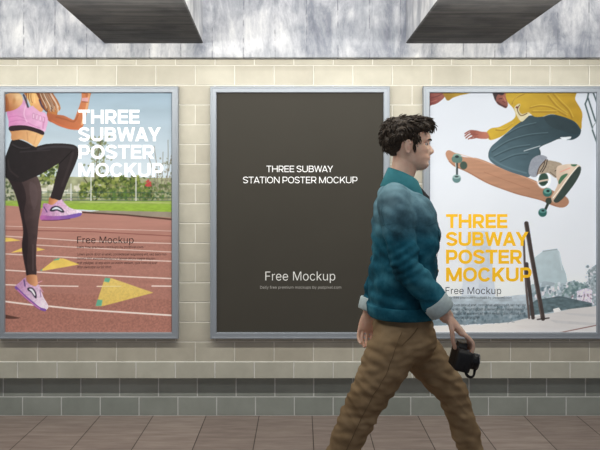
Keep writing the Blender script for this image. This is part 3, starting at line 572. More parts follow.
GLYPHS = '''{"T":[449,"85 452 32 452 32 471 32 490 32 509 160 509 288 509 417 509 417 490 417 471 417 452 363 452 310 452 257 452 257 301 257 151 257 0 235 0 214 0 193 0 193 151 193 301 193 452 139 452"],"H":[517,"82 0 60 0 60 170 60 339 60 509 82 509 103 509 125 509 125 435 125 362 125 289 214 289 303 289 392 289 392 362 392 435 392 509 414 509 435 509 457 509 457 339 457 170 457 0 435 0 414 0 392 0 392 77 392 155 392 232 303 232 214 232 125 232 125 155 125 77 125 0 103 0"],"R":[449,"82 0 60 0 60 170 60 339 60 509 119 509 177 509 236 509 275 509 307 502 333 489 359 475 378 457 390 433 403 410 409 382 409 352 409 321 403 295 390 271 378 248 359 230 333 217 307 204 275 198 236 198 189 198 143 198 96 198 96 217 96 236 96 255 142 255 188 255 234 255 260 255 281 259 298 267 314 275 326 286 334 300 341 315 345 332 345 352 345 372 341 390 334 405 326 420 314 431 298 440 281 448 259 452 233 452 197 452 161 452 125 452 125 301 125 151 125 0 103 0|378 0 353 0 312 76 271 153 230 229 254 229 279 229 303 229 344 153 386 76 428 0 403 0"],"E":[419,"165 0 60 0 60 170 60 339 60 509 164 509 268 509 372 509 372 490 372 471 372 452 290 452 207 452 125 452 125 396 125 341 125 286 202 286 278 286 355 286 355 267 355 248 355 229 278 229 202 229 125 229 125 172 125 114 125 57 208 57 292 57 375 57 375 38 375 19 375 0 270 0"],"S":[447,"263 -9 224 -9 187 -9 155 -3 128 9 100 21 79 38 64 60 49 82 40 107 38 137 60 137 82 137 104 137 106 117 112 101 123 88 134 75 149 65 166 59 184 52 203 49 224 49 247 49 268 53 286 60 304 68 319 78 329 92 340 105 346 121 346 139 346 155 341 169 332 179 323 189 311 198 296 205 281 211 264 217 245 222 224 228 204 234 184 239 142 251 109 268 86 289 63 311 52 339 52 372 52 401 60 426 75 448 90 469 111 486 138 498 164 510 194 516 227 516 261 516 290 510 316 498 342 486 362 469 377 449 392 428 400 404 401 378 380 378 358 378 337 378 335 403 323 423 302 437 281 451 256 459 225 459 203 459 184 455 167 448 151 441 138 431 129 418 120 406 115 391 115 376 115 358 120 344 131 334 142 323 154 314 169 308 184 302 199 297 212 293 230 289 247 284 264 279 279 275 295 270 312 264 328 257 344 248 359 238 373 227 385 214 395 198 404 181 408 162 408 139 408 111 401 86 386 64 372 41 351 24 323 11 296 -2"],"U":[517,"299 -8 259 -8 219 -8 184 0 154 15 124 31 101 53 85 80 68 107 60 138 60 173 60 285 60 397 60 509 81 509 103 509 124 509 124 399 124 288 124 178 124 154 130 132 141 113 152 94 167 79 187 68 207 57 231 52 259 52 287 52 311 57 331 68 351 79 366 94 377 113 387 132 393 154 393 178 393 288 393 399 393 509 414 509 436 509 457 509 457 397 457 285 457 173 457 138 449 107 433 80 416 53 393 31 363 15 334 0"],"B":[456,"122 0 60 0 60 170 60 339 60 509 120 509 181 509 241 509 276 509 306 503 329 491 352 479 369 462 381 442 392 422 398 399 398 374 398 352 394 334 387 320 379 306 369 294 356 286 344 277 330 271 315 267 315 265 315 264 315 262 331 261 347 255 363 245 379 235 392 221 402 203 413 185 418 163 418 136 418 111 412 87 400 67 388 46 370 30 344 18 319 6 287 0 247 0 184 0|125 115 125 57 165 57 205 57 245 57 284 57 313 65 330 80 347 95 355 114 355 137 355 154 351 170 342 184 334 198 321 209 306 218 290 227 271 231 248 231 207 231 166 231 125 231 125 173|125 341 125 285 162 285 200 285 238 285 257 285 273 289 288 296 303 303 315 313 323 326 332 339 336 355 336 372 336 395 328 414 313 429 297 444 273 452 240 452 202 452 163 452 125 452 125 396"],"W":[686,"180 0 155 0 109 170 63 339 16 509 38 509 60 509 82 509 109 404 136 300 163 196 168 179 172 163 175 145 179 128 183 111 187 94 190 76 194 58 197 40 194 40 192 40 189 40 193 58 196 76 200 94 203 111 207 128 211 145 215 163 220 179 224 196 251 300 279 404 306 509 331 509 355 509 380 509 407 404 434 300 462 196 466 179 470 163 474 145 478 128 482 111 486 94 490 76 494 58 497 40 494 40 491 40 488 40 492 58 495 76 499 94 502 111 506 128 510 145 515 163 519 179 523 196 550 300 576 404 603 509 625 509 647 509 670 509 623 339 577 170 530 0 505 0 480 0 455 0 426 108 397 215 368 323 362 344 357 367 351 391 346 416 341 444 336 475 341 475 345 475 350 475 345 445 340 419 335 395 330 371 324 347 318 323 289 215 260 108 230 0 205 0"],"A":[480,"39 0 16 0 78 170 140 339 201 509 226 509 251 509 276 509 338 339 401 170 463 0 440 0 418 0 395 0 359 101 323 202 287 302 281 321 273 344 264 372 255 400 245 435 232 478 236 478 241 478 245 478 233 435 222 399 213 371 204 343 196 320 191 302 155 202 120 101 85 0 62 0|197 142 110 142 110 161 110 180 110 199 197 199 283 199 370 199 370 180 370 161 370 142 283 142"],"Y":[472,"225 0 203 0 203 69 203 139 203 208 141 308 79 409 16 509 41 509 66 509 91 509 125 454 159 399 192 344 203 326 213 309 222 292 231 275 240 255 250 230 241 230 232 230 224 230 233 255 242 276 251 293 260 310 270 327 280 344 314 399 347 454 381 509 406 509 430 509 455 509 393 409 330 308 268 208 268 139 268 69 268 0 247 0"],"P":[445,"82 0 60 0 60 170 60 339 60 509 118 509 177 509 235 509 274 509 307 502 332 487 358 473 377 454 390 430 402 405 409 378 409 348 409 317 402 290 390 265 377 241 358 222 332 207 307 193 274 186 235 186 193 186 151 186 109 186 109 205 109 224 109 242 150 242 191 242 233 242 259 242 281 247 297 256 313 265 325 278 333 294 341 310 344 328 344 348 344 368 341 386 333 402 325 417 313 430 297 439 280 448 259 452 232 452 196 452 160 452 125 452 125 301 125 151 125 0 103 0"],"O":[533,"311 -7 267 -7 223 -7 184 4 150 25 116 46 90 76 70 115 50 154 40 201 40 254 40 308 50 354 70 393 90 432 116 462 150 484 184 505 223 516 267 516 311 516 350 505 384 484 418 462 444 432 464 393 483 354 493 308 493 254 493 201 483 154 464 115 444 76 418 46 384 25 350 4|236 53 267 53 297 53 325 61 349 76 374 91 394 114 408 144 423 174 430 211 430 254 430 298 423 335 408 365 394 395 374 417 349 433 325 448 297 456 267 456 236 456 209 448 184 433 159 417 140 394 125 364 111 334 103 297 103 254 103 211 111 174 125 144 140 114 159 92 184 76 209 61"],"M":[628,"81 0 60 0 60 170 60 339 60 509 91 509 121 509 152 509 193 402 235 294 277 187 280 180 284 170 287 159 291 148 295 136 299 123 303 110 307 97 311 84 315 71 319 59 322 49 317 49 312 49 307 49 310 59 314 70 318 83 322 95 326 108 330 121 334 134 338 147 342 158 346 170 349 179 352 187 394 294 435 402 476 509 507 509 537 509 568 509 568 339 568 170 568 0 547 0 525 0 504 0 504 97 504 194 504 291 504 302 504 314 504 327 505 340 505 354 505 369 505 383 506 398 506 413 506 428 507 443 507 457 509 457 511 457 513 457 508 441 503 426 498 409 492 393 487 378 482 363 477 348 472 334 467 322 463 309 459 299 456 291 418 194 380 97 342 0 323 0 305 0 286 0 248 97 209 194 170 291 167 299 163 309 159 321 155 333 150 346 145 361 140 376 135 391 129 408 124 424 118 441 112 457 114 457 117 457 119 457 119 444 120 431 120 416 120 401 121 387 121 372 121 357 121 342 122 328 122 315 122 302 122 291 122 194 122 97 122 0 101 0"],"C":[510,"293 -7 267 -7 223 -7 184 4 150 25 116 46 89 76 70 115 50 154 40 201 40 254 40 308 50 354 70 393 89 432 116 462 150 484 184 505 223 516 267 516 293 516 317 512 340 504 363 497 384 486 402 471 420 457 436 439 448 418 460 398 468 374 473 348 451 348 430 348 408 348 404 366 398 381 389 395 381 408 370 419 357 428 345 438 331 444 315 449 300 454 284 456 267 456 236 456 208 448 184 432 159 417 139 394 125 364 111 334 103 297 103 254 103 211 111 175 125 145 140 115 159 92 184 76 209 61 236 53 267 53 284 53 300 55 315 60 331 65 345 71 357 81 370 90 381 101 389 114 398 128 404 143 408 160 430 160 451 160 473 160 469 135 460 111 448 91 436 70 421 52 402 38 384 23 363 12 341 5 318 -3"],"K":[467,"146 189 104 145 104 169 104 193 104 216 116 232 128 247 139 261 151 275 162 290 174 303 187 317 199 331 212 344 262 399 313 454 364 509 392 509 420 509 448 509 376 431 304 353 231 276 230 276 229 276 228 276 187 233|82 0 60 0 60 170 60 339 60 509 82 509 103 509 125 509 125 451 125 392 125 334 124 298 124 261 124 225 124 214 124 204 125 193 125 129 125 64 125 0 103 0|398 0 372 0 311 86 249 173 188 259 201 276 215 293 228 309 302 206 375 103 449 0 423 0"],"N":[523,"82 0 60 0 60 170 60 339 60 509 85 509 111 509 136 509 205 400 274 291 343 183 349 174 355 164 363 151 370 138 379 123 388 107 396 90 405 73 414 55 411 55 408 54 405 54 403 72 401 90 401 108 400 126 399 142 399 157 399 172 399 185 399 195 399 300 399 404 399 509 420 509 442 509 463 509 463 339 463 170 463 0 438 0 412 0 387 0 325 97 264 193 202 290 194 303 186 316 177 331 169 345 159 362 148 381 137 400 123 424 108 452 111 453 115 453 119 454 120 428 121 405 122 384 123 362 124 344 124 328 125 312 125 300 125 291 125 194 125 97 125 0 103 0"],"I":[300,"111 0 31 0 31 19 31 38 31 57 60 57 89 57 118 57 118 189 118 320 118 452 89 452 60 452 31 452 31 471 31 490 31 509 111 509 190 509 269 509 269 490 269 471 269 452 240 452 212 452 183 452 183 320 183 189 183 57 212 57 240 57 269 57 269 38 269 19 269 0 190 0"],"D":[502,"271 0 219 0 178 0 137 0 96 0 96 19 96 38 96 57 136 57 175 57 215 57 256 57 291 65 318 81 345 97 366 119 379 149 392 179 399 214 399 255 399 296 392 331 379 361 366 390 346 412 320 428 293 444 260 452 221 452 178 452 136 452 93 452 93 471 93 490 93 509 137 509 181 509 225 509 275 509 317 499 353 478 388 458 415 429 433 391 452 353 462 308 462 255 462 202 452 157 433 119 414 81 387 51 351 31 314 10|103 509 125 509 125 339 125 170 125 0 103 0 82 0 60 0 60 170 60 339 60 509 82 509"],"L":[393,"160 0 60 0 60 170 60 339 60 509 82 509 103 509 125 509 125 358 125 208 125 57 203 57 282 57 361 57 361 38 361 19 361 0 261 0"],"F":[410,"82 0 60 0 60 170 60 339 60 509 163 509 266 509 369 509 369 490 369 471 369 452 288 452 206 452 125 452 125 394 125 336 125 278 198 278 272 278 346 278 346 259 346 240 346 221 272 221 198 221 125 221 125 147 125 74 125 0 103 0"],"a":[389,"182 -9 160 -9 136 -9 114 -4 94 5 75 14 59 27 48 45 36 62 30 83 30 108 30 130 35 147 43 161 52 175 63 185 78 193 92 201 108 207 125 211 143 215 160 218 178 220 201 223 219 225 234 227 248 228 258 231 265 235 272 239 276 245 276 255 276 255 276 256 276 257 276 272 273 286 267 297 261 308 252 316 240 322 228 328 213 331 196 331 178 331 162 328 149 322 136 317 126 309 118 301 110 292 104 283 100 274 80 280 61 285 41 291 50 314 62 332 79 346 95 360 113 369 133 375 153 381 173 384 194 384 208 384 223 383 239 379 255 376 271 370 286 360 301 351 313 338 322 320 332 303 337 280 337 251 337 168 337 84 337 0 317 0 297 0 277 0 277 17 277 35 277 52 275 52 274 52 272 52 268 43 261 34 252 25 243 15 230 7 215 1 200 -5|155 45 170 45 193 45 212 50 228 59 243 68 255 79 263 93 271 107 276 122 276 138 276 155 276 173 276 190 273 187 268 184 259 182 251 180 242 178 231 176 221 174 210 172 200 171 190 170 182 169 175 168 161 166 147 163 134 159 121 154 111 148 103 139 96 131 92 119 92 105 92 92 95 81 102 72 109 63 118 57 130 52 142 48"],"b":[424,"261 -8 229 -8 206 -8 187 -4 172 4 158 12 146 21 138 31 129 42 123 51 118 59 116 59 114 59 112 59 112 39 112 20 112 0 92 0 72 0 53 0 53 170 53 339 53 509 73 509 93 509 114 509 114 446 114 382 114 319 115 319 117 319 118 319 123 327 129 336 137 346 145 356 157 365 171 373 186 381 205 384 229 384 261 384 289 376 313 361 337 345 356 322 370 293 383 263 390 229 390 189 390 149 383 114 370 84 356 55 337 32 313 16 289 0|197 47 220 47 244 47 263 53 279 66 295 78 308 95 316 117 324 138 328 162 328 189 328 216 324 240 316 261 308 282 296 299 280 311 264 324 244 330 220 330 197 330 177 324 161 312 145 300 133 284 125 263 117 242 113 217 113 189 113 161 117 136 125 115 133 94 146 77 162 65 178 53"],"c":[396,"226 -8 207 -8 173 -8 143 0 117 16 91 33 71 56 56 85 41 114 34 149 34 187 34 227 41 262 56 291 71 321 91 343 117 360 143 376 173 384 207 384 226 384 243 382 260 377 276 372 292 365 305 356 319 347 330 335 340 322 350 309 357 294 362 277 342 272 322 267 303 262 300 272 296 281 290 289 285 297 278 305 270 311 262 317 253 322 242 325 232 328 220 330 207 330 182 330 161 323 145 310 129 297 116 280 108 258 100 237 96 213 96 187 96 162 100 139 108 117 116 96 129 79 145 66 161 53 182 46 207 46 220 46 232 48 243 52 253 55 263 60 271 66 279 72 286 80 292 89 297 97 301 107 304 117 324 112 343 107 363 102 358 85 351 70 341 56 332 43 320 31 306 21 293 12 277 4 261 -1 244 -6"],"d":[424,"219 -8 195 -8 164 -8 136 0 111 16 87 32 68 55 55 84 41 114 34 149 34 189 34 229 41 263 55 293 69 322 88 345 112 361 136 376 164 384 196 384 219 384 238 381 253 373 268 365 279 356 287 346 296 336 302 327 306 319 308 319 309 319 311 319 311 382 311 446 311 509 331 509 351 509 372 509 372 339 372 170 372 0 352 0 332 0 313 0 313 20 313 39 313 59 311 59 309 59 307 59 302 51 295 42 287 31 278 21 267 12 252 4 238 -4|181 47 205 47 227 47 247 53 263 65 279 77 291 94 299 115 308 136 312 161 312 189 312 217 308 242 300 263 292 284 279 300 263 312 247 324 228 330 205 330 181 330 161 324 145 311 129 299 116 282 108 261 100 240 96 216 96 189 96 162 100 138 109 117 117 95 129 78 145 66 161 53"],"e":[404,"238 -8 212 -8 175 -8 143 0 117 16 90 33 70 56 56 85 41 114 34 148 34 187 34 226 41 260 55 290 69 319 89 343 115 359 141 376 171 384 205 384 226 384 246 381 266 374 285 367 303 356 319 341 335 326 348 306 357 282 366 258 371 228 371 194 371 186 371 178 371 169 272 169 174 169 75 169 75 187 75 204 75 221 163 221 250 221 338 221 329 215 319 208 310 202 310 227 306 249 298 269 290 288 278 303 263 314 247 325 228 330 205 330 182 330 163 325 146 313 130 302 118 288 109 270 100 251 96 232 96 211 96 200 96 189 96 178 96 150 101 126 110 106 120 87 134 72 151 61 168 51 189 46 212 46 228 46 241 48 254 53 266 57 277 64 285 73 294 82 301 93 306 105 325 101 345 96 365 91 359 71 349 54 335 39 321 24 303 13 283 4 262 -4"],"f":[254,"154 379 228 379 228 362 228 344 228 327 154 327 80 327 6 327 6 344 6 362 6 379 80 379|101 0 81 0 81 144 81 288 81 432 81 453 86 471 96 486 106 500 119 511 135 519 152 526 169 530 187 530 201 530 213 529 222 527 232 525 238 523 243 521 238 503 233 486 227 468 224 470 220 471 215 472 210 473 203 474 195 474 176 474 163 469 154 460 146 451 142 437 142 419 142 279 142 140 142 0 121 0"],"g":[425,"238 -151 207 -151 179 -151 155 -147 134 -140 113 -132 96 -123 82 -110 69 -98 58 -84 51 -69 67 -60 84 -50 101 -41 107 -49 113 -57 122 -66 130 -75 141 -82 154 -88 168 -94 186 -97 207 -97 238 -97 263 -90 282 -75 302 -60 311 -37 311 -6 311 19 311 44 311 68 310 68 308 68 306 68 301 60 295 51 287 41 278 32 267 23 252 16 238 8 219 5 195 5 164 5 137 12 113 27 88 41 69 62 55 90 41 118 34 152 34 191 34 230 41 264 55 293 69 322 88 345 112 361 137 376 165 384 196 384 220 384 239 381 253 373 268 365 280 356 288 346 297 336 303 327 308 319 309 319 311 319 313 319 313 339 313 359 313 379 333 379 353 379 372 379 372 250 372 121 372 -9 372 -42 365 -69 350 -90 335 -111 316 -126 291 -136 266 -146|181 59 205 59 228 59 248 64 264 75 280 86 292 101 300 121 308 141 312 165 312 193 312 220 308 243 300 264 292 284 280 301 264 312 248 324 228 330 205 330 181 330 161 324 145 312 129 299 117 283 109 262 100 242 96 219 96 193 96 166 100 143 109 123 117 103 129 87 145 76 162 65"],"h":[410,"114 249 114 227 114 151 114 76 114 0 93 0 73 0 53 0 53 170 53 339 53 509 73 509 93 509 114 509 114 435 114 361 114 287 110 287 106 287 102 287 114 322 131 347 152 362 174 377 199 384 227 384 253 384 276 379 295 369 315 358 330 342 341 321 352 299 357 273 357 240 357 160 357 80 357 0 337 0 316 0 296 0 296 78 296 157 296 235 296 265 288 288 273 304 258 321 237 329 210 329 192 329 175 325 161 317 146 309 135 298 126 283 118 267"],"i":[167,"73 0 53 0 53 126 53 253 53 379 73 379 93 379 114 379 114 253 114 126 114 0 93 0|95 443 84 443 72 443 62 447 54 455 45 462 41 472 41 483 41 494 45 504 54 512 62 520 72 524 84 524 95 524 106 520 114 512 122 504 126 494 126 483 126 472 122 462 114 455 106 447"],"j":[167,"53 243 53 379 73 379 93 379 114 379 114 243 114 106 114 -30 114 -53 110 -73 102 -90 93 -107 81 -120 65 -129 48 -138 28 -143 4 -143 -1 -143 -5 -143 -10 -143 -10 -124 -10 -105 -10 -87 -6 -87 -2 -87 2 -87 20 -87 32 -82 40 -72 49 -62 53 -48 53 -29 53 107|95 443 83 443 72 443 62 447 53 455 45 462 41 472 41 483 41 494 45 504 53 512 62 520 72 524 83 524 95 524 105 520 114 512 122 504 126 494 126 483 126 472 122 462 114 455 105 447"],"k":[381,"132 158 110 137 110 162 110 187 110 212 113 212 117 212 121 212 175 268 230 323 284 379 310 379 335 379 360 379 301 319 243 259 184 199 182 199 179 199 177 199 155 178|73 0 53 0 53 170 53 339 53 509 73 509 93 509 114 509 114 339 114 170 114 0 93 0|320 0 294 0 245 62 197 124 148 186 162 200 177 214 191 229 252 152 312 76 372 0 346 0"],"l":[189,"147 -2 139 -2 110 -2 88 5 74 20 60 35 53 57 53 84 53 226 53 367 53 509 73 509 93 509 114 509 114 372 114 235 114 99 114 81 116 69 120 62 125 55 133 52 146 52 152 52 157 52 160 53 164 53 167 54 170 54 173 37 177 20 181 3 175 1 169 0 162 -1 154 -2"],"m":[610,"73 0 53 0 53 126 53 253 53 379 72 379 92 379 112 379 112 351 112 323 112 295 111 295 109 295 108 295 113 316 121 332 132 346 144 359 157 369 172 376 187 383 203 386 219 386 247 386 270 378 287 361 305 344 316 322 321 295 318 295 315 295 312 295 317 313 325 329 337 343 349 357 364 367 381 375 398 382 416 386 437 386 459 386 479 381 497 372 515 362 530 348 541 328 551 309 557 285 557 255 557 170 557 85 557 0 536 0 516 0 496 0 496 85 496 169 496 254 496 281 488 301 473 313 457 325 439 330 419 330 402 330 387 327 374 320 362 313 352 303 345 290 339 278 335 263 335 247 335 165 335 82 335 0 315 0 295 0 274 0 274 87 274 173 274 260 274 281 267 298 253 311 239 324 221 330 199 330 185 330 171 327 158 320 144 313 134 303 126 289 118 276 114 258 114 238 114 159 114 79 114 0 93 0"],"n":[410,"114 249 114 227 114 151 114 76 114 0 93 0 73 0 53 0 53 126 53 253 53 379 72 379 92 379 112 379 112 349 112 318 112 287 109 287 106 287 102 287 114 322 131 347 152 362 174 377 199 384 227 384 253 384 276 379 295 369 314 358 330 342 341 321 352 299 357 273 357 240 357 160 357 80 357 0 337 0 316 0 296 0 296 78 296 157 296 235 296 265 288 288 273 304 258 321 237 329 210 329 192 329 175 325 161 317 146 309 135 298 126 283 118 267"],"o":[415,"242 -8 207 -8 173 -8 143 0 117 16 91 33 71 56 56 85 41 114 34 149 34 187 34 227 41 262 56 291 71 321 91 343 117 360 143 376 173 384 207 384 242 384 273 376 299 360 325 343 345 321 359 291 374 262 381 227 381 187 381 149 374 114 359 85 345 56 325 33 299 16 273 0|182 46 207 46 233 46 254 53 270 66 287 79 299 96 307 117 315 139 319 162 319 187 319 213 315 236 307 258 299 280 287 297 270 310 254 323 233 330 207 330 182 330 161 323 145 310 129 297 116 280 108 258 100 237 96 213 96 187 96 162 100 139 108 117 116 96 129 79 145 66 161 53"],"p":[424,"73 -143 53 -143 53 31 53 205 53 379 72 379 92 379 112 379 112 359 112 339 112 319 114 319 116 319 118 319 123 327 129 336 137 346 145 356 157 365 171 373 186 381 205 384 229 384 261 384 289 376 313 361 337 345 356 322 370 293 383 263 390 229 390 189 390 149 383 114 370 84 356 55 337 32 313 16 289 0 261 -8 229 -8 206 -8 187 -4 173 4 158 12 146 21 138 31 130 42 123 51 118 59 117 59 115 59 114 59 114 -8 114 -76 114 -143 93 -143|197 47 220 47 244 47 263 53 279 66 295 78 308 95 316 117 324 138 328 162 328 189 328 216 324 240 316 261 308 282 296 299 280 311 264 324 244 330 220 330 197 330 177 324 161 312 145 300 133 284 125 263 117 242 113 217 113 189 113 161 117 136 125 115 133 94 146 77 162 65 178 53"],"q":[424,"372 31 372 -143 351 -143 331 -143 311 -143 311 -76 311 -8 311 59 309 59 308 59 306 59 302 51 295 42 287 31 278 21 267 12 252 4 238 -4 219 -8 195 -8 164 -8 136 0 111 16 87 32 68 55 55 84 41 114 34 149 34 189 34 229 41 263 55 293 69 322 88 345 112 361 136 376 164 384 196 384 219 384 238 381 253 373 268 365 279 356 287 346 296 336 302 327 307 319 309 319 311 319 313 319 313 339 313 359 313 379 332 379 352 379 372 379 372 205|181 47 205 47 227 47 247 53 263 65 279 77 291 94 299 115 308 136 312 161 312 189 312 217 308 242 300 263 292 284 279 300 263 312 247 324 228 330 205 330 181 330 161 324 145 311 129 299 116 282 108 261 100 240 96 216 96 189 96 162 100 138 109 117 117 95 129 78 145 66 161 53"],"r":[259,"73 0 53 0 53 126 53 253 53 379 72 379 92 379 112 379 112 360 112 340 112 321 113 321 114 321 115 321 122 340 135 355 152 367 170 379 190 385 213 385 218 385 223 385 229 384 235 384 240 384 243 384 243 363 243 343 243 322 242 323 237 323 230 324 223 325 215 326 207 326 189 326 173 322 159 315 145 307 134 297 126 284 118 270 114 255 114 237 114 158 114 79 114 0 93 0"],"s":[365,"211 -8 182 -8 156 -8 133 -4 112 3 92 11 75 23 62 38 49 53 40 72 36 94 55 98 74 102 94 107 99 86 109 70 124 60 139 50 158 45 181 45 208 45 229 51 244 62 260 74 268 87 268 103 268 116 263 127 254 136 245 144 231 151 212 155 191 160 170 165 149 170 115 178 89 191 72 208 55 225 47 247 47 274 47 296 53 315 65 332 77 348 94 361 115 370 136 380 160 384 187 384 213 384 235 380 254 372 272 365 287 353 299 339 310 325 319 309 324 290 305 286 287 281 268 277 263 292 255 304 243 316 230 327 212 333 187 333 165 333 146 327 131 317 116 306 109 293 109 277 109 263 114 252 124 243 134 235 150 228 172 223 191 218 210 214 229 209 264 201 290 188 306 171 323 154 331 133 331 107 331 84 325 64 312 47 300 30 282 16 260 6 237 -3"],"t":[227,"138 379 204 379 204 362 204 344 204 327 138 327 72 327 6 327 6 344 6 362 6 379 72 379|65 345 65 471 85 471 106 471 126 471 126 347 126 222 126 98 126 81 129 69 136 61 143 54 154 50 170 50 174 50 179 50 185 51 191 52 197 53 202 54 206 36 209 19 213 2 207 0 200 -2 192 -3 184 -4 176 -4 168 -4 136 -4 110 4 92 21 74 38 65 62 65 93 65 219"],"u":[410,"211 -5 182 -5 157 -5 134 0 115 11 95 21 80 37 69 59 58 80 53 107 53 139 53 219 53 299 53 379 73 379 93 379 114 379 114 301 114 222 114 144 114 114 121 91 137 75 152 58 173 50 200 50 218 50 235 54 249 62 264 70 275 81 283 97 292 112 296 131 296 153 296 228 296 304 296 379 316 379 337 379 357 379 357 253 357 126 357 0 337 0 318 0 298 0 298 31 298 61 298 92 301 92 304 92 307 92 295 57 279 32 257 17 235 2"],"v":[389,"184 0 163 0 114 126 66 253 17 379 40 379 62 379 84 379 111 305 138 230 165 155 174 132 181 110 187 87 193 64 199 42 206 21 198 21 191 21 184 21 191 42 197 64 203 87 209 110 216 132 224 155 251 230 278 305 305 379 327 379 349 379 371 379 323 253 275 126 226 0 205 0"],"w":[567,"158 0 138 0 99 126 61 253 23 379 44 379 66 379 87 379 103 324 118 269 133 214 140 191 147 165 154 137 161 108 168 76 175 41 172 41 168 41 165 41 172 75 179 106 186 135 193 163 199 190 206 214 221 269 237 324 252 379 273 379 295 379 316 379 332 324 347 269 362 214 368 190 375 164 382 136 388 107 395 76 402 41 399 41 395 41 391 41 399 75 406 107 413 135 420 164 427 190 434 214 449 269 465 324 480 379 502 379 523 379 545 379 506 253 468 126 429 0 409 0 389 0 368 0 352 57 335 114 319 172 314 189 309 207 305 225 300 243 295 261 291 280 286 299 281 318 277 338 281 338 286 338 291 338 286 319 281 299 277 280 272 261 267 243 263 225 258 206 253 189 248 172 231 114 215 57 199 0 178 0"],"x":[379,"44 0 21 0 71 73 121 145 171 218 171 202 171 187 171 171 124 240 76 310 29 379 52 379 76 379 100 379 116 355 132 330 147 306 160 287 170 270 179 253 188 237 198 221 207 206 197 206 186 206 175 206 185 221 194 237 202 253 211 270 221 287 233 306 249 330 266 355 282 379 305 379 328 379 352 379 304 309 256 239 209 169 209 184 209 199 209 214 258 143 308 71 358 0 334 0 310 0 287 0 268 28 249 57 231 85 219 103 209 120 200 136 191 152 182 167 173 182 183 182 194 182 205 182 195 167 186 152 178 136 170 120 160 103 148 85 129 57 110 28 91 0 68 0"],"y":[389,"51 -140 47 -139 52 -121 57 -103 61 -86 65 -86 68 -87 71 -87 83 -90 94 -91 104 -89 114 -87 122 -82 130 -74 138 -66 145 -53 151 -36 155 -24 159 -13 163 -1 114 126 66 252 17 379 40 379 62 379 84 379 111 305 138 230 165 155 174 132 181 109 187 87 193 64 199 42 206 21 198 21 191 21 184 21 190 42 196 64 202 87 209 110 216 132 224 155 251 230 278 305 305 379 327 379 349 379 371 379 316 234 260 88 204 -58 196 -78 187 -94 177 -107 166 -120 153 -129 139 -136 125 -142 109 -145 91 -145 81 -145 72 -144 65 -143 57 -142"],"z":[380,"141 0 42 0 42 15 42 30 42 46 112 137 183 228 254 320 254 321 254 322 254 323 185 323 117 323 48 323 48 342 48 361 48 379 143 379 238 379 333 379 333 363 333 347 333 331 264 241 195 150 126 60 126 59 126 58 126 56 197 56 268 56 339 56 339 38 339 19 339 0 240 0"],".":[188,"108 -4 95 -4 83 -4 72 0 63 9 54 18 50 28 50 41 50 54 54 65 63 73 72 82 83 87 95 87 108 87 119 82 128 73 137 65 141 54 141 41 141 28 137 18 128 9 119 0"],",":[188,"53 -119 38 -119 48 -56 58 8 68 71 91 71 114 71 137 71 119 8 102 -56 84 -119 69 -119"]}'''
# ---------------------------------------------------------------- render look, camera
scn.view_settings.view_transform = 'Standard'
scn.view_settings.look = 'None'
cam = bpy.data.cameras.new('camera'); cam.sensor_width = 36.0; cam.lens = F / 600.0 * 36.0; cam.shift_y = -(225 - HY) / 600.0
camo = bpy.data.objects.new('camera', cam); camo.location = (0, -DW, HC); camo.rotation_euler = (PI / 2, 0, 0)
link(camo); scn.camera = camo

# ---------------------------------------------------------------- setting
def struct(name, bm, m):
    o = obj(name, bm, m); o['kind'] = 'structure'; return o

BASE_Y = 0.065
zl = W(0, 361.5)[1]; zb = W(0, 378)[1]          # top and bottom of the proud course
m_brick = brick_mat('cream wall blocks', W(195.3, 0)[0] + 0.12085, zl, 0.5, rgba(210, 206, 191), rgba(201, 196, 181), rgba(246, 243, 232))
m_ledge = brick_mat('pale course blocks', W(215.0, 0)[0], zl, 0.0, rgba(212, 212, 199), rgba(204, 203, 190), rgba(252, 252, 246))
m_base = brick_mat('grey base blocks', -1.727 + 0.12085, 0.0, 0.5, rgba(170, 176, 170), rgba(160, 167, 161), rgba(232, 236, 234), rh=0.118)
bm = bmesh.new(); add_box(bm, -9.0, 9.0, 0.0, 0.32, zl, 2.42); struct('wall_back', bm, m_brick)
bm = bmesh.new(); add_box(bm, -9.0, 9.0, -0.005, 0.32, zb, zl, 0.001); struct('trim_1', bm, m_ledge)
bm = bmesh.new(); add_box(bm, -9.0, 9.0, BASE_Y, 0.32, -0.05, zb); struct('baseboard_back', bm, m_base)

# floor of long grey-brown slabs
m_floor, nt, b = mat('floor slabs')
tc = nd(nt, 'ShaderNodeTexCoord'); sp = nd(nt, 'ShaderNodeSeparateXYZ'); nt.links.new(tc.outputs['Object'], sp.inputs[0])
ax = nd(nt, 'ShaderNodeMath', operation='ADD'); ax.inputs[1].default_value = -0.0747 + 40 * 0.3294
nt.links.new(sp.outputs['X'], ax.inputs[0])
wr = nd(nt, 'ShaderNodeMath', operation='PINGPONG'); wr.inputs[1].default_value = 0.1647; nt.links.new(ax.outputs[0], wr.inputs[0])
jn = nd(nt, 'ShaderNodeMapRange'); jn.inputs['From Min'].default_value = 0.001; jn.inputs['From Max'].default_value = 0.0035
nt.links.new(wr.outputs[0], jn.inputs['Value'])
dv = nd(nt, 'ShaderNodeMath', operation='DIVIDE'); dv.inputs[1].default_value = 0.3294; nt.links.new(ax.outputs[0], dv.inputs[0])
fl = nd(nt, 'ShaderNodeMath', operation='FLOOR'); nt.links.new(dv.outputs[0], fl.inputs[0])
wn = nd(nt, 'ShaderNodeTexWhiteNoise', noise_dimensions='1D'); nt.links.new(fl.outputs[0], wn.inputs['W'])
mp = nd(nt, 'ShaderNodeMapping'); mp.inputs['Scale'].default_value = (1.6, 11, 1)
nt.links.new(tc.outputs['Object'], mp.inputs['Vector'])
nz = nd(nt, 'ShaderNodeTexNoise', i_Scale=2.2, i_Detail=7.0, i_Roughness=0.65); nt.links.new(mp.outputs[0], nz.inputs['Vector'])
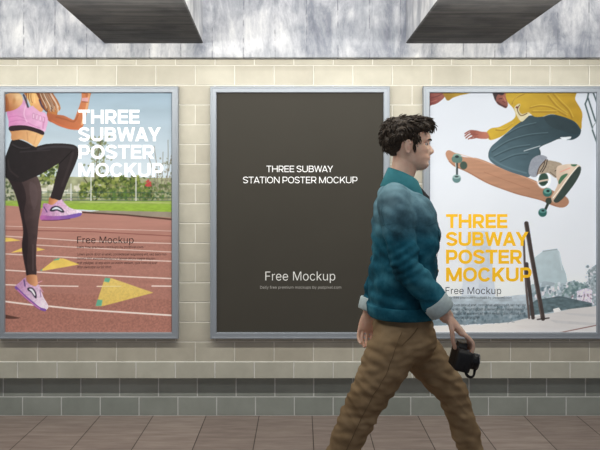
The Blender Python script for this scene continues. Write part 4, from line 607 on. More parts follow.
ad = nd(nt, 'ShaderNodeMath', operation='MULTIPLY_ADD'); ad.inputs[1].default_value = 0.16; nt.links.new(wn.outputs['Value'], ad.inputs[0]); nt.links.new(nz.outputs['Fac'], ad.inputs[2])
rp = ramp(nt, [(0.36, rgba(138, 124, 118)), (0.55, rgba(154, 140, 133)), (0.76, rgba(172, 158, 150))]); nt.links.new(ad.outputs[0], rp.inputs['Fac'])
mx = nd(nt, 'ShaderNodeMix', data_type='RGBA'); mx.inputs['A'].default_value = rgba(62, 54, 50)
nt.links.new(jn.outputs[0], mx.inputs['Factor']); nt.links.new(rp.outputs['Color'], mx.inputs['B']); nt.links.new(mx.outputs['Result'], b.inputs['Base Color'])
bp = nd(nt, 'ShaderNodeBump', i_Strength=0.4, i_Distance=0.002); nt.links.new(jn.outputs[0], bp.inputs['Height']); nt.links.new(bp.outputs[0], b.inputs['Normal'])
b.inputs['Roughness'].default_value = 0.55; b.inputs['Specular IOR Level'].default_value = 0.3
bm = bmesh.new(); add_box(bm, -9.0, 9.0, -6.5, 0.32, -0.12, 0.0); struct('floor', bm, m_floor)

# concrete header above the blocks, ceiling slab
m_con = concrete_mat('weathered board-marked concrete', rgba(158, 162, 172), rgba(200, 202, 208), rgba(230, 231, 233))
bm = bmesh.new(); add_box(bm, -9.0, 9.0, -0.06, 0.32, W(0, 57.5, -0.06)[1], 2.98, 0.004); o = struct('wall_header', bm, m_con)
m_ceil = concrete_mat('plain concrete', rgba(120, 120, 122), rgba(150, 150, 152), rgba(176, 176, 176), seam=False)
bm = bmesh.new(); add_box(bm, -9.0, 9.0, -6.5, 0.32, 2.98, 3.1); struct('ceiling', bm, m_ceil)

# beams
m_beam_shade = concrete_mat('board-marked beam with painted shade', rgba(84, 83, 84), rgba(100, 99, 100), rgba(116, 115, 115), seam=False, streak=(0.9, 14, 6))
m_side_lit = concrete_mat('beam cheek with painted light', rgba(190, 192, 198), rgba(222, 223, 226), rgba(240, 240, 241), seam=False)
ZB = W(0, 43.4, -0.06)[1]
def beam(name, px0, px1, sh, label):
    x0, x1 = W(px0, 0, -0.06)[0], W(px1, 0, -0.06)[0]
    bm = bmesh.new()
    L = 5.4
    rings = []
    for t in (0.0, 0.25, 0.5, 0.75, 1.0):
        y = -0.059 - L * t; dx = sh * L * t; c = 0.006
        rings.append([(x0 + dx, y, 2.979), (x0 + dx, y, ZB + c), (x0 + dx + c, y, ZB), (x1 + dx - c, y, ZB), (x1 + dx, y, ZB + c), (x1 + dx, y, 2.979)])
    loft(bm, rings)
    o = obj(name, bm, m_beam_shade); tag(o, label, 'beam', None)
    o.data.materials.append(m_side_lit)                       # light on the cheeks and shade below are painted into the two materials
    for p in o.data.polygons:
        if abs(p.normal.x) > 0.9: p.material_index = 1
    return o
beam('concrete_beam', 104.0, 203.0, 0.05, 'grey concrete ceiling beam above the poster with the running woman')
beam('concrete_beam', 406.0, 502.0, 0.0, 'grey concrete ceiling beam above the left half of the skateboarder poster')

# ---------------------------------------------------------------- lettering
GL = json.loads(GLYPHS)
def straight(pts):
    out = []
    for k in range(len(pts)):
        a, p, c = pts[k - 1], pts[k], pts[(k + 1) % len(pts)]
        out += [round(p[0] + (a[0] - p[0]) / 3), round(p[1] + (a[1] - p[1]) / 3), p[0], p[1], round(p[0] + (c[0] - p[0]) / 3), round(p[1] + (c[1] - p[1]) / 3)]
    return ' '.join(map(str, out))
GL['M'][1] = straight([(60, 0), (60, 509), (150, 509), (314, 92), (478, 509), (568, 509), (568, 0), (508, 0), (508, 415), (342, 0), (286, 0), (120, 415), (120, 0)])
GCACHE = {}
def _area(q):
    P = [(q[k][2], q[k][3]) for k in range(len(q))]
    return sum(P[i - 1][0] * P[i][1] - P[i][0] * P[i - 1][1] for i in range(len(P))) / 2
def _inside(p, q):
    c = False; P = [(k[2], k[3]) for k in q]
    for i in range(len(P)):
        (xa, ya), (xb, yb) = P[i - 1], P[i]
        if (ya > p[1]) != (yb > p[1]) and p[0] < (xb - xa) * (p[1] - ya) / (yb - ya) + xa: c = not c
    return c
def glyph(ch, weight, res):
    """filled outline of one letter: each outer contour with the holes that lie in it"""
    key = (ch, weight, res)
    if key in GCACHE: return GCACHE[key]
    cont = []
    for s in GL[ch][1].split('|'):
        v = [int(q) / 1000 for q in s.split()]
        cont.append([v[k:k + 6] for k in range(0, len(v), 6)])
    big = max(cont, key=lambda q: abs(_area(q))); sg = 1 if _area(big) > 0 else -1
    outer = [q for q in cont if _area(q) * sg > 0]; holes = [q for q in cont if _area(q) * sg <= 0]
    V, Fc = [], []
    for gi, o_ in enumerate(outer):
        hs = [h for h in holes if _inside((h[0][2], h[0][3]), o_)]
        cu = bpy.data.curves.new('g', 'CURVE'); cu.dimensions = '2D'; cu.fill_mode = 'BOTH'; cu.resolution_u = res; cu.offset = weight
        for q in [o_] + hs:
            b_ = cu.splines.new('BEZIER'); b_.bezier_points.add(len(q) - 1); b_.use_cyclic_u = True
            for p, k in zip(b_.bezier_points, q):
                p.handle_left_type = p.handle_right_type = 'FREE'
                p.handle_left = (k[0], k[1], 0); p.co = (k[2], k[3], 0); p.handle_right = (k[4], k[5], 0)
        tmp = bpy.data.objects.new('tmp', cu); COL.objects.link(tmp)
        me = bpy.data.meshes.new_from_object(tmp.evaluated_get(bpy.context.evaluated_depsgraph_get()))
        bpy.data.objects.remove(tmp); bpy.data.curves.remove(cu)
        n = len(V)
        V += [(v.co.x, v.co.y, gi) for v in me.vertices]; Fc += [ccw(tuple(n + i for i in p.vertices), V) for p in me.polygons]
        bpy.data.meshes.remove(me)
    GCACHE[key] = (V, Fc)
    return GCACHE[key]

CAPW = dict(T=.90, H=.98, R=.90, E=.80, S=.88, U=.96, B=.90, W=1.42, A=1.04, Y=1.0, P=.87, O=1.06, M=1.20, C=1.0, K=.97, N=1.0, I=0.0)
CAPB = dict(T=(.04, .04), A=(-.03, -.03), Y=(-.03, -.02), W=(.02, -.01), O=(.06, .06), C=(.06, .055), S=(.05, .05), K=(.09, .02), R=(.09, .045), P=(.09, .04), E=(.09, .05), B=(.09, .055))
def cap_letter(ch, t, tight=1.0):
    """block capital built from bands of thickness t on a cap height of 1 -> (advance, verts, faces)"""
    w = CAPW[ch] if ch != 'I' else t
    h = t / 2; g = h * .86; V = []; Fc = []; LV = []; lev = [0]
    def quad(*p):
        n = len(V); V.extend(p); Fc.append((n, n + 1, n + 2, n + 3)); LV.extend([lev[0]] * 4); lev[0] += 1
    def hor(x0, x1, y): quad((x0, y - g), (x1, y - g), (x1, y + g), (x0, y + g))
    def ver(x, y0, y1): quad((x - h, y0), (x + h, y0), (x + h, y1), (x - h, y1))
    def dg(x0, y0, x1, y1, k=1.0):
        L = math.hypot(x1 - x0, y1 - y0); q = h * k * L / abs(y1 - y0)
        quad((x0 - q, y0), (x0 + q, y0), (x1 + q, y1), (x1 - q, y1))
    def band(P):
        n = len(V)
        for i, p in enumerate(P):
            a_, b_ = P[max(i - 1, 0)], P[min(i + 1, len(P) - 1)]
            dx, dy = b_[0] - a_[0], b_[1] - a_[1]; L = math.hypot(dx, dy) or 1
            V.append((p[0] - dy / L * h, p[1] + dx / L * g)); V.append((p[0] + dy / L * h, p[1] - dx / L * g))
        for i in range(len(P) - 1):
            k = n + 2 * i; Fc.append((k, k + 1, k + 3, k + 2))
        LV.extend([lev[0]] * (len(V) - n)); lev[0] += 1
    def arc(cx, cy, rx, ry, a0, a1, e=0.86, n=18):
        out = []
        for k in range(n + 1):
            q = math.radians(a0 + (a1 - a0) * k / n); c, s_ = math.cos(q), math.sin(q)
            out.append((cx + rx * math.copysign(abs(c) ** e, c), cy + ry * math.copysign(abs(s_) ** e, s_)))
        return out
    q = h * 1.1
    if ch == 'T': hor(0, w, 1 - g); ver(w / 2, 0, 1)
    elif ch == 'H': ver(h, 0, 1); ver(w - h, 0, 1); hor(0, w, .5)
    elif ch == 'E': ver(h, 0, 1); hor(0, w, 1 - g); hor(0, w * .95, .5); hor(0, w, g)
    elif ch == 'I': ver(h, 0, 1)
    elif ch == 'N': ver(h, 0, 1); ver(w - h, 0, 1); dg(h, 1, w - h, 0)
    elif ch == 'M': ver(h, 0, 1); ver(w - h, 0, 1); dg(h * 1.2, 1, w / 2, 0.02, .95); dg(w - h * 1.2, 1, w / 2, 0.02, .95)
    elif ch == 'W':
        for x0, x1 in ((q, .27 * w), (.5 * w, .27 * w), (.5 * w, .73 * w), (w - q, .73 * w)): dg(x0, 1, x1, 0, .95)
    elif ch == 'A': dg(q, 0, w / 2, 1); dg(w - q, 0, w / 2, 1); hor(w * .22, w * .78, .2 + g)
    elif ch == 'Y': dg(q * 1.1, 1, w / 2, .38); dg(w - q * 1.1, 1, w / 2, .38); ver(w / 2, 0, .44)
    elif ch == 'K': ver(h, 0, 1); dg(w - q * 1.3, 1, h, .30); dg(w * .40, .58, w - q * 1.3, 0)
    elif ch in 'RP':
        m = .41 if ch == 'R' else .37; ry = (1 - g - m) / 2; rx = .26
        ver(h, 0, 1); band([(h, 1 - g)] + arc(w - h - rx - (.02 if ch == 'R' else 0), m + ry, rx, ry, 90, -90) + [(h, m)])
        if ch == 'R': dg(w * .48, m, w - q * 1.2, 0)
    elif ch == 'B':
        ver(h, 0, 1); m = .52
        ry = (1 - g - m) / 2; band([(h, 1 - g)] + arc(w * .94 - h - .22, m + ry, .22, ry, 90, -90) + [(h, m)])
        ry = (m - g) / 2; band([(h, m)] + arc(w - h - .25, g + ry, .25, ry, 90, -90) + [(h, g)])
    elif ch == 'U': rr = .34; band([(h, 1)] + arc(w / 2, rr, w / 2 - h, rr - g, 180, 360) + [(w - h, 1)])
    elif ch == 'O': band(arc(w / 2, .5, w / 2 - h, .5 - g + .01, 0, 360, 0.93, 40))
    elif ch == 'C': band(arc(w / 2, .5, w / 2 - h, .5 - g + .01, 33, 327, 0.93, 36))
    elif ch == 'S':
        ry = (.5 - g) / 2 + .005; cy = 1 - g - ry + .01; rx = w / 2 - h
        P = arc(w / 2, cy, rx, ry, 12, 205, 1.0, 14) + arc(w / 2 , 1 - cy, rx, ry, 25, -168, 1.0, 14)
        band([tuple(p) for p in catmull(P, 2)])
    l, r = CAPB.get(ch, (.09, .09)); l *= tight; r *= tight
    return l + w + r, [(x + l, y) for x, y in V], Fc, LV
def ccw(f, v):
    a = sum(v[f[i - 1]][0] * v[f[i]][1] - v[f[i]][0] * v[f[i - 1]][1] for i in range(len(f)))
    return tuple(f) if a > 0 else tuple(f[::-1])

def block_caps(name, text, x0, ybase, width, cap, mat_, parent, loc, y, t=0.2, space=0.34, tight=1.0):
    x = 0.0; V = []; Fc = []
    for ch in text:
        if ch == ' ': x += space; continue
        adv, v, f, lv = cap_letter(ch, t, tight); n = len(V)
        V += [(p[0] + x, p[1], l) for p, l in zip(v, lv)]; Fc += [tuple(n + i for i in ccw(k, v)) for k in f]
        x += adv
    xs = [v[0] for v in V]; a, bb = min(xs), max(xs)
    X0, Z0 = W(x0, ybase, y); X1 = W(x0 + width, 0, y)[0]; hc = cap * (DW + y) / F
    sx = (X1 - X0) / (bb - a)
    me = bpy.data.meshes.new(name)
    me.from_pydata([(X0 + (v[0] - a) * sx - loc[0], y - loc[1] - 0.00006 * v[2], Z0 + v[1] * hc - loc[2]) for v in V], [], Fc)
    me.update()
    return obj(name, me, mat_, parent)

def lettering(name, text, x0, ybase, width, cap, mat_, parent, loc, y, weight=0.0, res=4, track=0.0):
    """flat printed letters; x0, ybase, width, cap are photo measures on the plane at depth y"""
    x = 0.0; V = []; Fc = []
    for ch in text:
        if ch == ' ': x += 0.2 + track; continue
        g = glyph(ch, weight, res); n = len(V)
        V += [(a + x, b_, c_) for a, b_, c_ in g[0]]; Fc += [tuple(n + i for i in f) for f in g[1]]
        x += GL[ch][0] / 1000 + track
    xs = [v[0] for v in V]; a, bb = min(xs), max(xs)
    X0, Z0 = W(x0, ybase, y); X1 = W(x0 + width, 0, y)[0]; hc = cap * (DW + y) / F
    sx = (X1 - X0) / (bb - a); sz = hc / (0.509 + 2 * weight)
    me = bpy.data.meshes.new(name)
    me.from_pydata([(X0 + (v[0] - a) * sx - loc[0], y - loc[1] - 0.00006 * v[2], Z0 + (v[1] + weight) * sz - loc[2]) for v in V], [], Fc)
    me.update()
    return obj(name, me, mat_, parent)

# ---------------------------------------------------------------- posters
m_frame = simple('brushed aluminium frame', rgba(160, 168, 178), rough=0.45, metal=0.2, vary=0.03, scale=60, stretch=(1, 1, 30))
m_back = simple('dark backing board', rgba(60, 60, 62), rough=0.7)
m_white = simple('white ink', rgba(246, 247, 248), rough=0.5, vary=0.01)
m_offw = simple('soft white ink', rgba(228, 228, 224), rough=0.5, vary=0.01)
m_yell = simple('amber ink', rgba(244, 190, 30), rough=0.5, vary=0.02)
m_ink = simple('dark ink', rgba(30, 22, 22), rough=0.5, vary=0.02)
m_ink2 = simple('charcoal ink', rgba(40, 44, 50), rough=0.5, vary=0.02)
m_grey = simple('grey ink', rgba(170, 168, 162), rough=0.5, vary=0.02)

YS = -0.024          # printed sheet
YF = -0.045          # frame face
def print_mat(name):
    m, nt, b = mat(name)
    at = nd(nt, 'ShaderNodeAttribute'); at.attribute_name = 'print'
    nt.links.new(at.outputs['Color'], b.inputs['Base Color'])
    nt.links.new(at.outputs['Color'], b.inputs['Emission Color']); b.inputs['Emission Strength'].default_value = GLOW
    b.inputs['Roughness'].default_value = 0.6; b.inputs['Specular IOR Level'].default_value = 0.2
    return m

GLOW = 0.25           # glow added to the prints to keep them bright lower down
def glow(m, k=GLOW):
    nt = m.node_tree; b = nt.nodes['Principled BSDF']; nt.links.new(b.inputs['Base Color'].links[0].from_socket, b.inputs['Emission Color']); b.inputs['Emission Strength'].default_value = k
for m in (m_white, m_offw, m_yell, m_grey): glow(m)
GAIN = [(92, 1.48), (120, 1.36), (170, 1.08), (230, 0.92), (280, 0.77), (333, 0.66)]      # how strongly the wall lamps light the sheet at each height
def gain(y):
    return np.interp(y, [g[0] for g in GAIN], [g[1] for g in GAIN])

def sheet(art, name, parent, loc):
    g = s2l(art.grid())
    h, w, _ = g.shape
    ys = art.y0 + np.arange(h) / art.res; xs = art.x0 + np.arange(w) / art.res
    g = np.clip(g / gain(ys)[:, None, None] / np.array([1.03, 0.995, 0.94]), 0, 0.93)
    d = DW + YS
    XX, YY = np.meshgrid((xs - HX) * d / F - loc[0], (HY - ys) * d / F + HC - loc[2])
    co = np.stack([XX, np.full_like(XX, YS - loc[1]), YY], axis=-1).reshape(-1, 3)
    idx = np.arange(h * w).reshape(h, w)
    q = np.stack([idx[1:, :-1], idx[1:, 1:], idx[:-1, 1:], idx[:-1, :-1]], axis=-1).reshape(-1, 4)
    me = bpy.data.meshes.new(name)
    me.vertices.add(len(co)); me.vertices.foreach_set('co', co.ravel())
    me.loops.add(q.size); me.loops.foreach_set('vertex_index', q.ravel().astype(np.int32))
    me.polygons.add(len(q)); me.polygons.foreach_set('loop_start', np.arange(0, q.size, 4, dtype=np.int32)); me.polygons.foreach_set('loop_total', np.full(len(q), 4, np.int32))
    me.update()
    ca = me.color_attributes.new('print', 'FLOAT_COLOR', 'POINT')
    ca.data.foreach_set('color', np.concatenate([g, np.ones((h, w, 1))], -1).ravel().astype(np.float32))
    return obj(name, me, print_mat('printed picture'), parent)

def poster(x0, x1, label, art=None):
    y0, y1 = 92.0, 333.0
    xo0, zo0 = W(x0 - 6.4, y1 + 6.2, YF); xo1, zo1 = W(x1 + 6.4, y0 - 5.9, YF)
    loc = ((xo0 + xo1) / 2, 0.0, zo0)
    root = empty('framed_poster', loc); tag(root, label, 'poster')
    def ringz(off, y):
        return [(xo0 + off - loc[0], y, zo0 + off - loc[2]), (xo1 - off - loc[0], y, zo0 + off - loc[2]), (xo1 - off - loc[0], y, zo1 - off - loc[2]), (xo0 + off - loc[0], y, zo1 - off - loc[2])]
    fw = (W(x0, 0, YF)[0] - xo0)
    bm = bmesh.new()
    prof = [(0.0, -0.001), (0.0, YF + 0.006), (0.002, YF + 0.001), (0.005, YF), (fw * 0.28, YF), (fw * 0.34, YF + 0.0025), (fw - 0.004, YF + 0.0025), (fw - 0.0005, YF + 0.006), (fw, YF + 0.012), (fw, -0.016)]
    rows = [[bm.verts.new(p) for p in ringz(a, y)] for a, y in prof]
    for A, B in zip(rows[:-1], rows[1:]):
        for i in range(4):
            bm.faces.new((A[i], A[(i + 1) % 4], B[(i + 1) % 4], B[i]))
    obj('frame', bm, m_frame, root)
    bm = bmesh.new(); q = ringz(0.006, 0)
    add_box(bm, q[0][0], q[1][0], -0.018, -0.001, q[0][2], q[2][2]); obj('backing_board', bm, m_back, root)
    if art is not None:
        sh = sheet(art, 'printed_sheet', root, loc)
    else:
        bm = bmesh.new()
        a = W(x0 - 0.3, y1 + 0.3, YS); c = W(x1 + 0.3, y0 - 0.3, YS)
        add_box(bm, a[0] - loc[0], c[0] - loc[0], YS, YS + 0.003, a[1] - loc[2], c[1] - loc[2])
        sh = obj('printed_sheet', bm, m_dark, root)
    return root, sh, loc

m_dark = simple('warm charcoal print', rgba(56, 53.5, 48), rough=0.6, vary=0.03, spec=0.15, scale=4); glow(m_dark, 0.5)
YT = YS - 0.0009
LOREM = ['Lorem ipsum dolor sit amet, consectetuer adipiscing elit, sed diam non', 'nummy nibh euismod tincidunt ut laoreet dolore magna aliquam', 'erat volutpat. Ut wisi enim ad minim veniam, quis nostrud exer', 'tation ullamcorper suscipit loborti']
LOREM = [t.replace('Ut', 'ut').replace('L', 'L') for t in LOREM]
DAILY = 'Daily free premium mockups by psdpixel.com'
def headline(sh, loc, x, rows, m):
    for t, yb, w in rows:
        block_caps('headline_text', t, x, yb, w, 14.0, m, sh, loc, YT, t=0.235, tight=0.6)
def small(sh, loc, x, ybf, wf, capf, m, yd, wd, para, m2):
    lettering('caption_text', 'Free Mockup', x, ybf, wf, capf, m, sh, loc, YT, weight=-0.003, res=4)
    lettering('web_line_text', DAILY, x, yd, wd, 2.3, m2, sh, loc, YT, weight=-0.002, res=2)
    for k, (yb, w) in enumerate(para):
        lettering('paragraph_text', LOREM[k], x, yb, w, 2.5, m, sh, loc, YT, weight=-0.002, res=2)

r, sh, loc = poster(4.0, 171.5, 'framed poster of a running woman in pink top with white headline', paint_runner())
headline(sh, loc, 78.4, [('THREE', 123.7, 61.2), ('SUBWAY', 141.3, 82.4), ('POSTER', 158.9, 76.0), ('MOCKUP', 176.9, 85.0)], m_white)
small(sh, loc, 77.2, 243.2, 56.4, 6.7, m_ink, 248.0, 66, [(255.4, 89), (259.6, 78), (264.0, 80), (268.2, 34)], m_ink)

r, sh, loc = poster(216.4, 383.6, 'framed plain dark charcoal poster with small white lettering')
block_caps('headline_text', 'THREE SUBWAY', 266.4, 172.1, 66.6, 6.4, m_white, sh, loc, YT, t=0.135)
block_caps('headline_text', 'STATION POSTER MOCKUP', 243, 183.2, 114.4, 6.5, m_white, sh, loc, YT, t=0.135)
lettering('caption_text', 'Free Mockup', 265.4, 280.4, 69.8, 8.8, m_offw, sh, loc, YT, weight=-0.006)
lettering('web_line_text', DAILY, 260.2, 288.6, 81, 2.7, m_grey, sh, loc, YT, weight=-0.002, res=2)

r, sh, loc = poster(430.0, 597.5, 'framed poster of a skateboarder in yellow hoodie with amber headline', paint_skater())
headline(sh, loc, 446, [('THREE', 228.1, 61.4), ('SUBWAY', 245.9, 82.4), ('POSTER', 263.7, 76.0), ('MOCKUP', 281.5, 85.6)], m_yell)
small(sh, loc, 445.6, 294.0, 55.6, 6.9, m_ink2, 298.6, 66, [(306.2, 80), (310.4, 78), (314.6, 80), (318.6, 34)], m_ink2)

# ---------------------------------------------------------------- light
def area(name, loc, rot, sx, sy, power, col=(1, 1, 1), spread=PI):
    l = bpy.data.lights.new(name, 'AREA'); l.shape = 'RECTANGLE'; l.size = sx; l.size_y = sy; l.energy = power; l.color = col; l.spread = spread
    o = bpy.data.objects.new(name, l); o.location = loc; o.rotation_euler = rot; link(o); return o
# wall washers in the bays between the beams, turned to the wall
for nm, x, w, p in (('left', -1.62, 0.72, 2.2), ('middle', 0.03, 1.15, 3.6), ('right', 1.72, 0.85, 2.8)):
    area('wall_washer_' + nm, (x, -0.62, 2.86), (math.radians(62), 0, 0), w, 0.08, p, (1.0, 0.985, 0.96))
area('strip_fill', (-0.6, -1.24, 2.248), (math.radians(60), 0, 0), 5.4, 0.06, 52, (1.0, 0.965, 0.88))  # unseen strip added to brighten the wall past the beams
area('front_fill', (0.4, -2.9, 2.7), (math.radians(46), 0, 0), 3.6, 0.4, 27, (1.0, 0.99, 0.97))  # unseen fill added to light the man from the front
wd = bpy.data.worlds.new('world'); scn.world = wd; wd.use_nodes = True
wd.node_tree.nodes['Background'].inputs['Color'].default_value = (0.80, 0.87, 1.0, 1); wd.node_tree.nodes['Background'].inputs['Strength'].default_value = 0.26

# ---------------------------------------------------------------- the walking man
PY0 = -1.155                                   # his depth in the hall
PX0 = W(404, 0, PY0)[0]
man = empty('person', (PX0, PY0, 0.0))
tag(man, 'young man with dark hair, teal denim jacket and khaki trousers striding right past the posters', 'person')

def J(px, py, dy=0.0):
    """traced photo point at depth PY0 + dy, as metres from the man's base"""
    x, z = W(px, py, PY0 + dy)
    return (x - PX0, dy, z)
def rr(bm, c, rx, ry, n=28, e=2.3):
    return [(c[0] + rx * math.copysign(abs(math.cos(a)) ** (2 / e), math.cos(a)), c[1] + ry * math.copysign(abs(math.sin(a)) ** (2 / e), math.sin(a)), c[2]) for a in [2 * PI * k / n for k in range(n)]]
def trunk(bm, secs, n=32, sub=4):
    """secs: (px, py, half front-back, half side) from the bottom up"""
    full = [tuple(J(s[0], s[1])) + (s[2], s[3]) for s in secs]
    loft(bm, [rr(bm, p[:3], p[3], p[4], n) for p in catmull(full, sub)])

m_skin, nt, b = mat('skin')
tc = nd(nt, 'ShaderNodeTexCoord'); nz = nd(nt, 'ShaderNodeTexNoise', i_Scale=28.0, i_Detail=4.0)
nt.links.new(tc.outputs['Object'], nz.inputs['Vector'])
rp = ramp(nt, [(0.3, rgba(240, 190, 164)), (0.7, rgba(252, 214, 192))]); nt.links.new(nz.outputs['Fac'], rp.inputs['Fac'])
nt.links.new(rp.outputs['Color'], b.inputs['Base Color']); b.inputs['Roughness'].default_value = 0.5
b.inputs['Subsurface Weight'].default_value = 0.15; b.inputs['Subsurface Radius'].default_value = (0.012, 0.005, 0.003)

# --- head shape: chin to crown, metres, x = forward
HZ0 = J(0, 170.5)[2]; HH = 0.218; HXC = J(408, 0)[0]
T_ = [0.0, .05, .12, .18, .25, .33, .40, .48, .55, .62, .70, .80, .88, .94, .98, 1.0]
XF = [.066, .086, .094, .090, .0945, .091, .0925, .0930, .0900, .0985, .1000, .0930, .0770, .0540, .0300, .004]
XB = [.010, -.005, -.030, -.045, -.056, -.066, -.074, -.083, -.089, -.093, -.094, -.086, -.071, -.050, -.028, -.003]
WD = [.020, .036, .050, .058, .063, .067, .070, .073, .0755, .0765, .0765, .0715, .0590, .0420, .0240, .003]
def hp(t, A): return float(np.interp(t, T_, A))
def head_point(t, a):
    xf, xb, w = hp(t, XF), hp(t, XB), hp(t, WD)
    cx = (xf + xb) / 2 - 0.004; rx = (xf - xb) / 2
    c, s_ = math.cos(a), math.sin(a)
    x = cx + rx * math.copysign(abs(c) ** 0.9, c) + 0.004 * max(c, 0); y = w * math.copysign(abs(s_) ** 0.88, s_)
    if c > 0:
        nose = float(np.interp(t, [.29, .32, .35, .385, .43, .50, .565, .61], [0, .010, .023, .0265, .022, .012, .003, 0]))
        sig = float(np.interp(t, [.3, .38, .45, .6], [.014, .013, .0085, .007]))
        x += nose * math.exp(-(y / sig) ** 2)
        x += 0.0055 * math.exp(-((t - .268) / .016) ** 2) * math.exp(-(y / .020) ** 2) + 0.005 * math.exp(-((t - .222) / .016) ** 2) * math.exp(-(y / .018) ** 2)
        x -= 0.003 * math.exp(-((t - .245) / .006) ** 2) * math.exp(-(y / .024) ** 2)
        x -= 0.013 * math.exp(-((t - .535) / .045) ** 2) * (math.exp(-((abs(y) - .033) / .016) ** 2))
        x += 0.006 * math.exp(-((t - .605) / .025) ** 2) * (math.exp(-((abs(y) - .030) / .022) ** 2))
        x += 0.004 * math.exp(-((t - .43) / .05) ** 2) * (math.exp(-((abs(y) - .045) / .014) ** 2))
    return (HXC + x, y, HZ0 + t * HH)
def head_to_world(x, y, t): return (HXC + x, y, HZ0 + t * HH)

# arms: shoulder, elbow, wrist
NS, NE, NW = J(397, 203, -0.165), J(404, 263, -0.235), J(447, 317, -0.225)
FS, FE, FW = J(399, 203, 0.165), J(383, 264, 0.225), J(369, 312, 0.215)
def mix3(a, b_, t): return tuple(a[i] * (1 - t) + b_[i] * t for i in range(3))
def plus(a, *d): return (a[0] + d[0], a[1] + d[1], a[2] + d[2])

bm = bmesh.new()
ts = sorted(set([round(x, 4) for x in np.linspace(0, 1, 60)]))
loft(bm, [[head_point(t, 2 * PI * k / 64) for k in range(64)] for t in ts])
for sg in (-1, 1):                                          # ears
    ec = (HXC - 0.010, sg * 0.076, HZ0 + 0.475 * HH)
    rot = Matrix.Rotation(math.radians(sg * -18), 4, 'Z') @ Matrix.Rotation(math.radians(-10), 4, 'Y')
    ellipsoid(bm, ec, (0.0155, 0.006, 0.028), rot, 16)
    rim = []
    for k in range(11):
        a = math.radians(-60 + 270 * k / 10)
        rim.append((ec[0] - 0.013 * math.sin(a + 0.6) * 1.1 - 0.002, ec[1] + sg * 0.007, ec[2] - 0.028 * math.cos(a + 0.6)))
    limb(bm, rim, [0.0034] * 11, n=8, sub=2, ref=(0, 1, 0))
limb(bm, [J(397, 195), J(400, 182), J(404, 168), J(406, 155)], [(0.068, 0.060), (0.058, 0.056), (0.055, 0.056), (0.055, 0.06)], n=24)
limb(bm, [(HXC + 0.02, 0, HZ0 + 0.035), (HXC + 0.062, 0, HZ0 + 0.016)], [(0.044, 0.03), (0.030, 0.016)], n=20)      # under the jaw
trunk(bm, [(404, 352, .10, .15), (404, 338, .125, .165), (403, 322, .115, .155), (403, 295, .105, .14), (404, 260, .11, .15), (404, 230, .118, .165), (402, 208, .105, .175), (400, 196, .075, .13), (399, 188, .06, .07)])
def arm(S, E, Wr):
    limb(bm, [S, mix3(S, E, .4), E, mix3(E, Wr, .3), mix3(E, Wr, .75), Wr], [.058, .050, .042, .044, .034, (.024, .030)], n=20)
arm(NS, NE, NW); arm(FS, FE, FW)

def finger(pts, r0, r1): limb(bm, pts, [r0 + (r1 - r0) * k / (len(pts) - 1) for k in range(len(pts))], n=10, sub=4)
# near hand: palm over the top end of the camera, knuckles across, fingers curled round the front of the grip
d = Vector(J(461, 334, -0.225)) - Vector(NW)
K0 = Vector(J(462, 333, -0.225))
limb(bm, [NW, mix3(NW, tuple(K0), .45), tuple(K0)], [(.028, .022), (.038, .019), (.042, .015)], n=20, ref=(0, 1, 0))
for k, (o_, L_) in enumerate(((-.033, .92), (-.011, 1.03), (.011, .97), (.032, .80))):
    b0 = Vector(J(459, 331, -0.225)) + Vector((0, o_ * 0.95, -.001 * k)); y_ = o_ * 1.02
    P = [b0, Vector(J(465, 335, -0.225)) + Vector((0, y_, 0)), Vector(J(465 + 6.5 * L_, 342, -0.225)) + Vector((0, y_, 0)), Vector(J(464 + 6.5 * L_, 350, -0.225)) + Vector((0, y_ * .95, 0)), Vector(J(463 + 3 * L_, 350 + 5 * L_, -0.225)) + Vector((0, y_ * .9, 0))]
    finger([tuple(p) for p in P], .0098 - .0006 * (k == 3), .0074)
finger([J(450, 322, -.250), J(452, 331, -.262), J(453, 340, -.258), J(455, 348, -.246)], .0115, .0085)
# far hand: relaxed, swinging behind the hip
K1 = Vector(J(366, 329, 0.215))
limb(bm, [FW, mix3(FW, tuple(K1), .5), tuple(K1)], [(.020, .027), (.018, .037), (.015, .040)], n=20)
dn = (K1 - Vector(FW)).normalized(); sd = Vector((1, 0, dn.x / -dn.z if dn.z else 0)).normalized()
for k, (o_, L_) in enumerate(((.031, .070), (.010, .078), (-.011, .073), (-.030, .058))):
    b0 = K1 + sd * o_ * 0.95 - dn * 0.012
    p1 = K1 + sd * o_ * 1.05 + dn * 0.012; p2 = p1 + dn * L_ * .45 + Vector((0, -.006, 0)); p3 = p2 + dn * L_ * .30 + sd * .006 + Vector((0, -.012, 0)); p4 = p3 + dn * L_ * .16 + sd * .008 + Vector((0, -.013, 0))
    finger([tuple(p) for p in (b0, p1, p2, p3, p4)], .0096 - .0008 * (k == 3), .0072)
t0 = Vector(FW) + dn * .022 + sd * .020
finger([tuple(p) for p in (t0, t0 + sd * .018 + dn * .020 + Vector((0, -.012, 0)), t0 + sd * .024 + dn * .044 + Vector((0, -.022, 0)), t0 + sd * .022 + dn * .064 + Vector((0, -.026, 0)))], .0118, .0085)

# legs: near leg trails, far leg leads
NH, NK, NA = J(398, 338, -.085), J(366, 400, -.095), J(333, 470, -.085)
FH, FK, FA = J(412, 338, .085), J(453, 394, .09), J(480, 478, .085)
def leg(H, K, A):
    limb(bm, [H, mix3(H, K, .4), mix3(H, K, .85), K, mix3(K, A, .3), mix3(K, A, .75), A], [.088, .078, .058, .054, .054, .036, .034], n=24)
leg(NH, NK, NA); leg(FH, FK, FA)
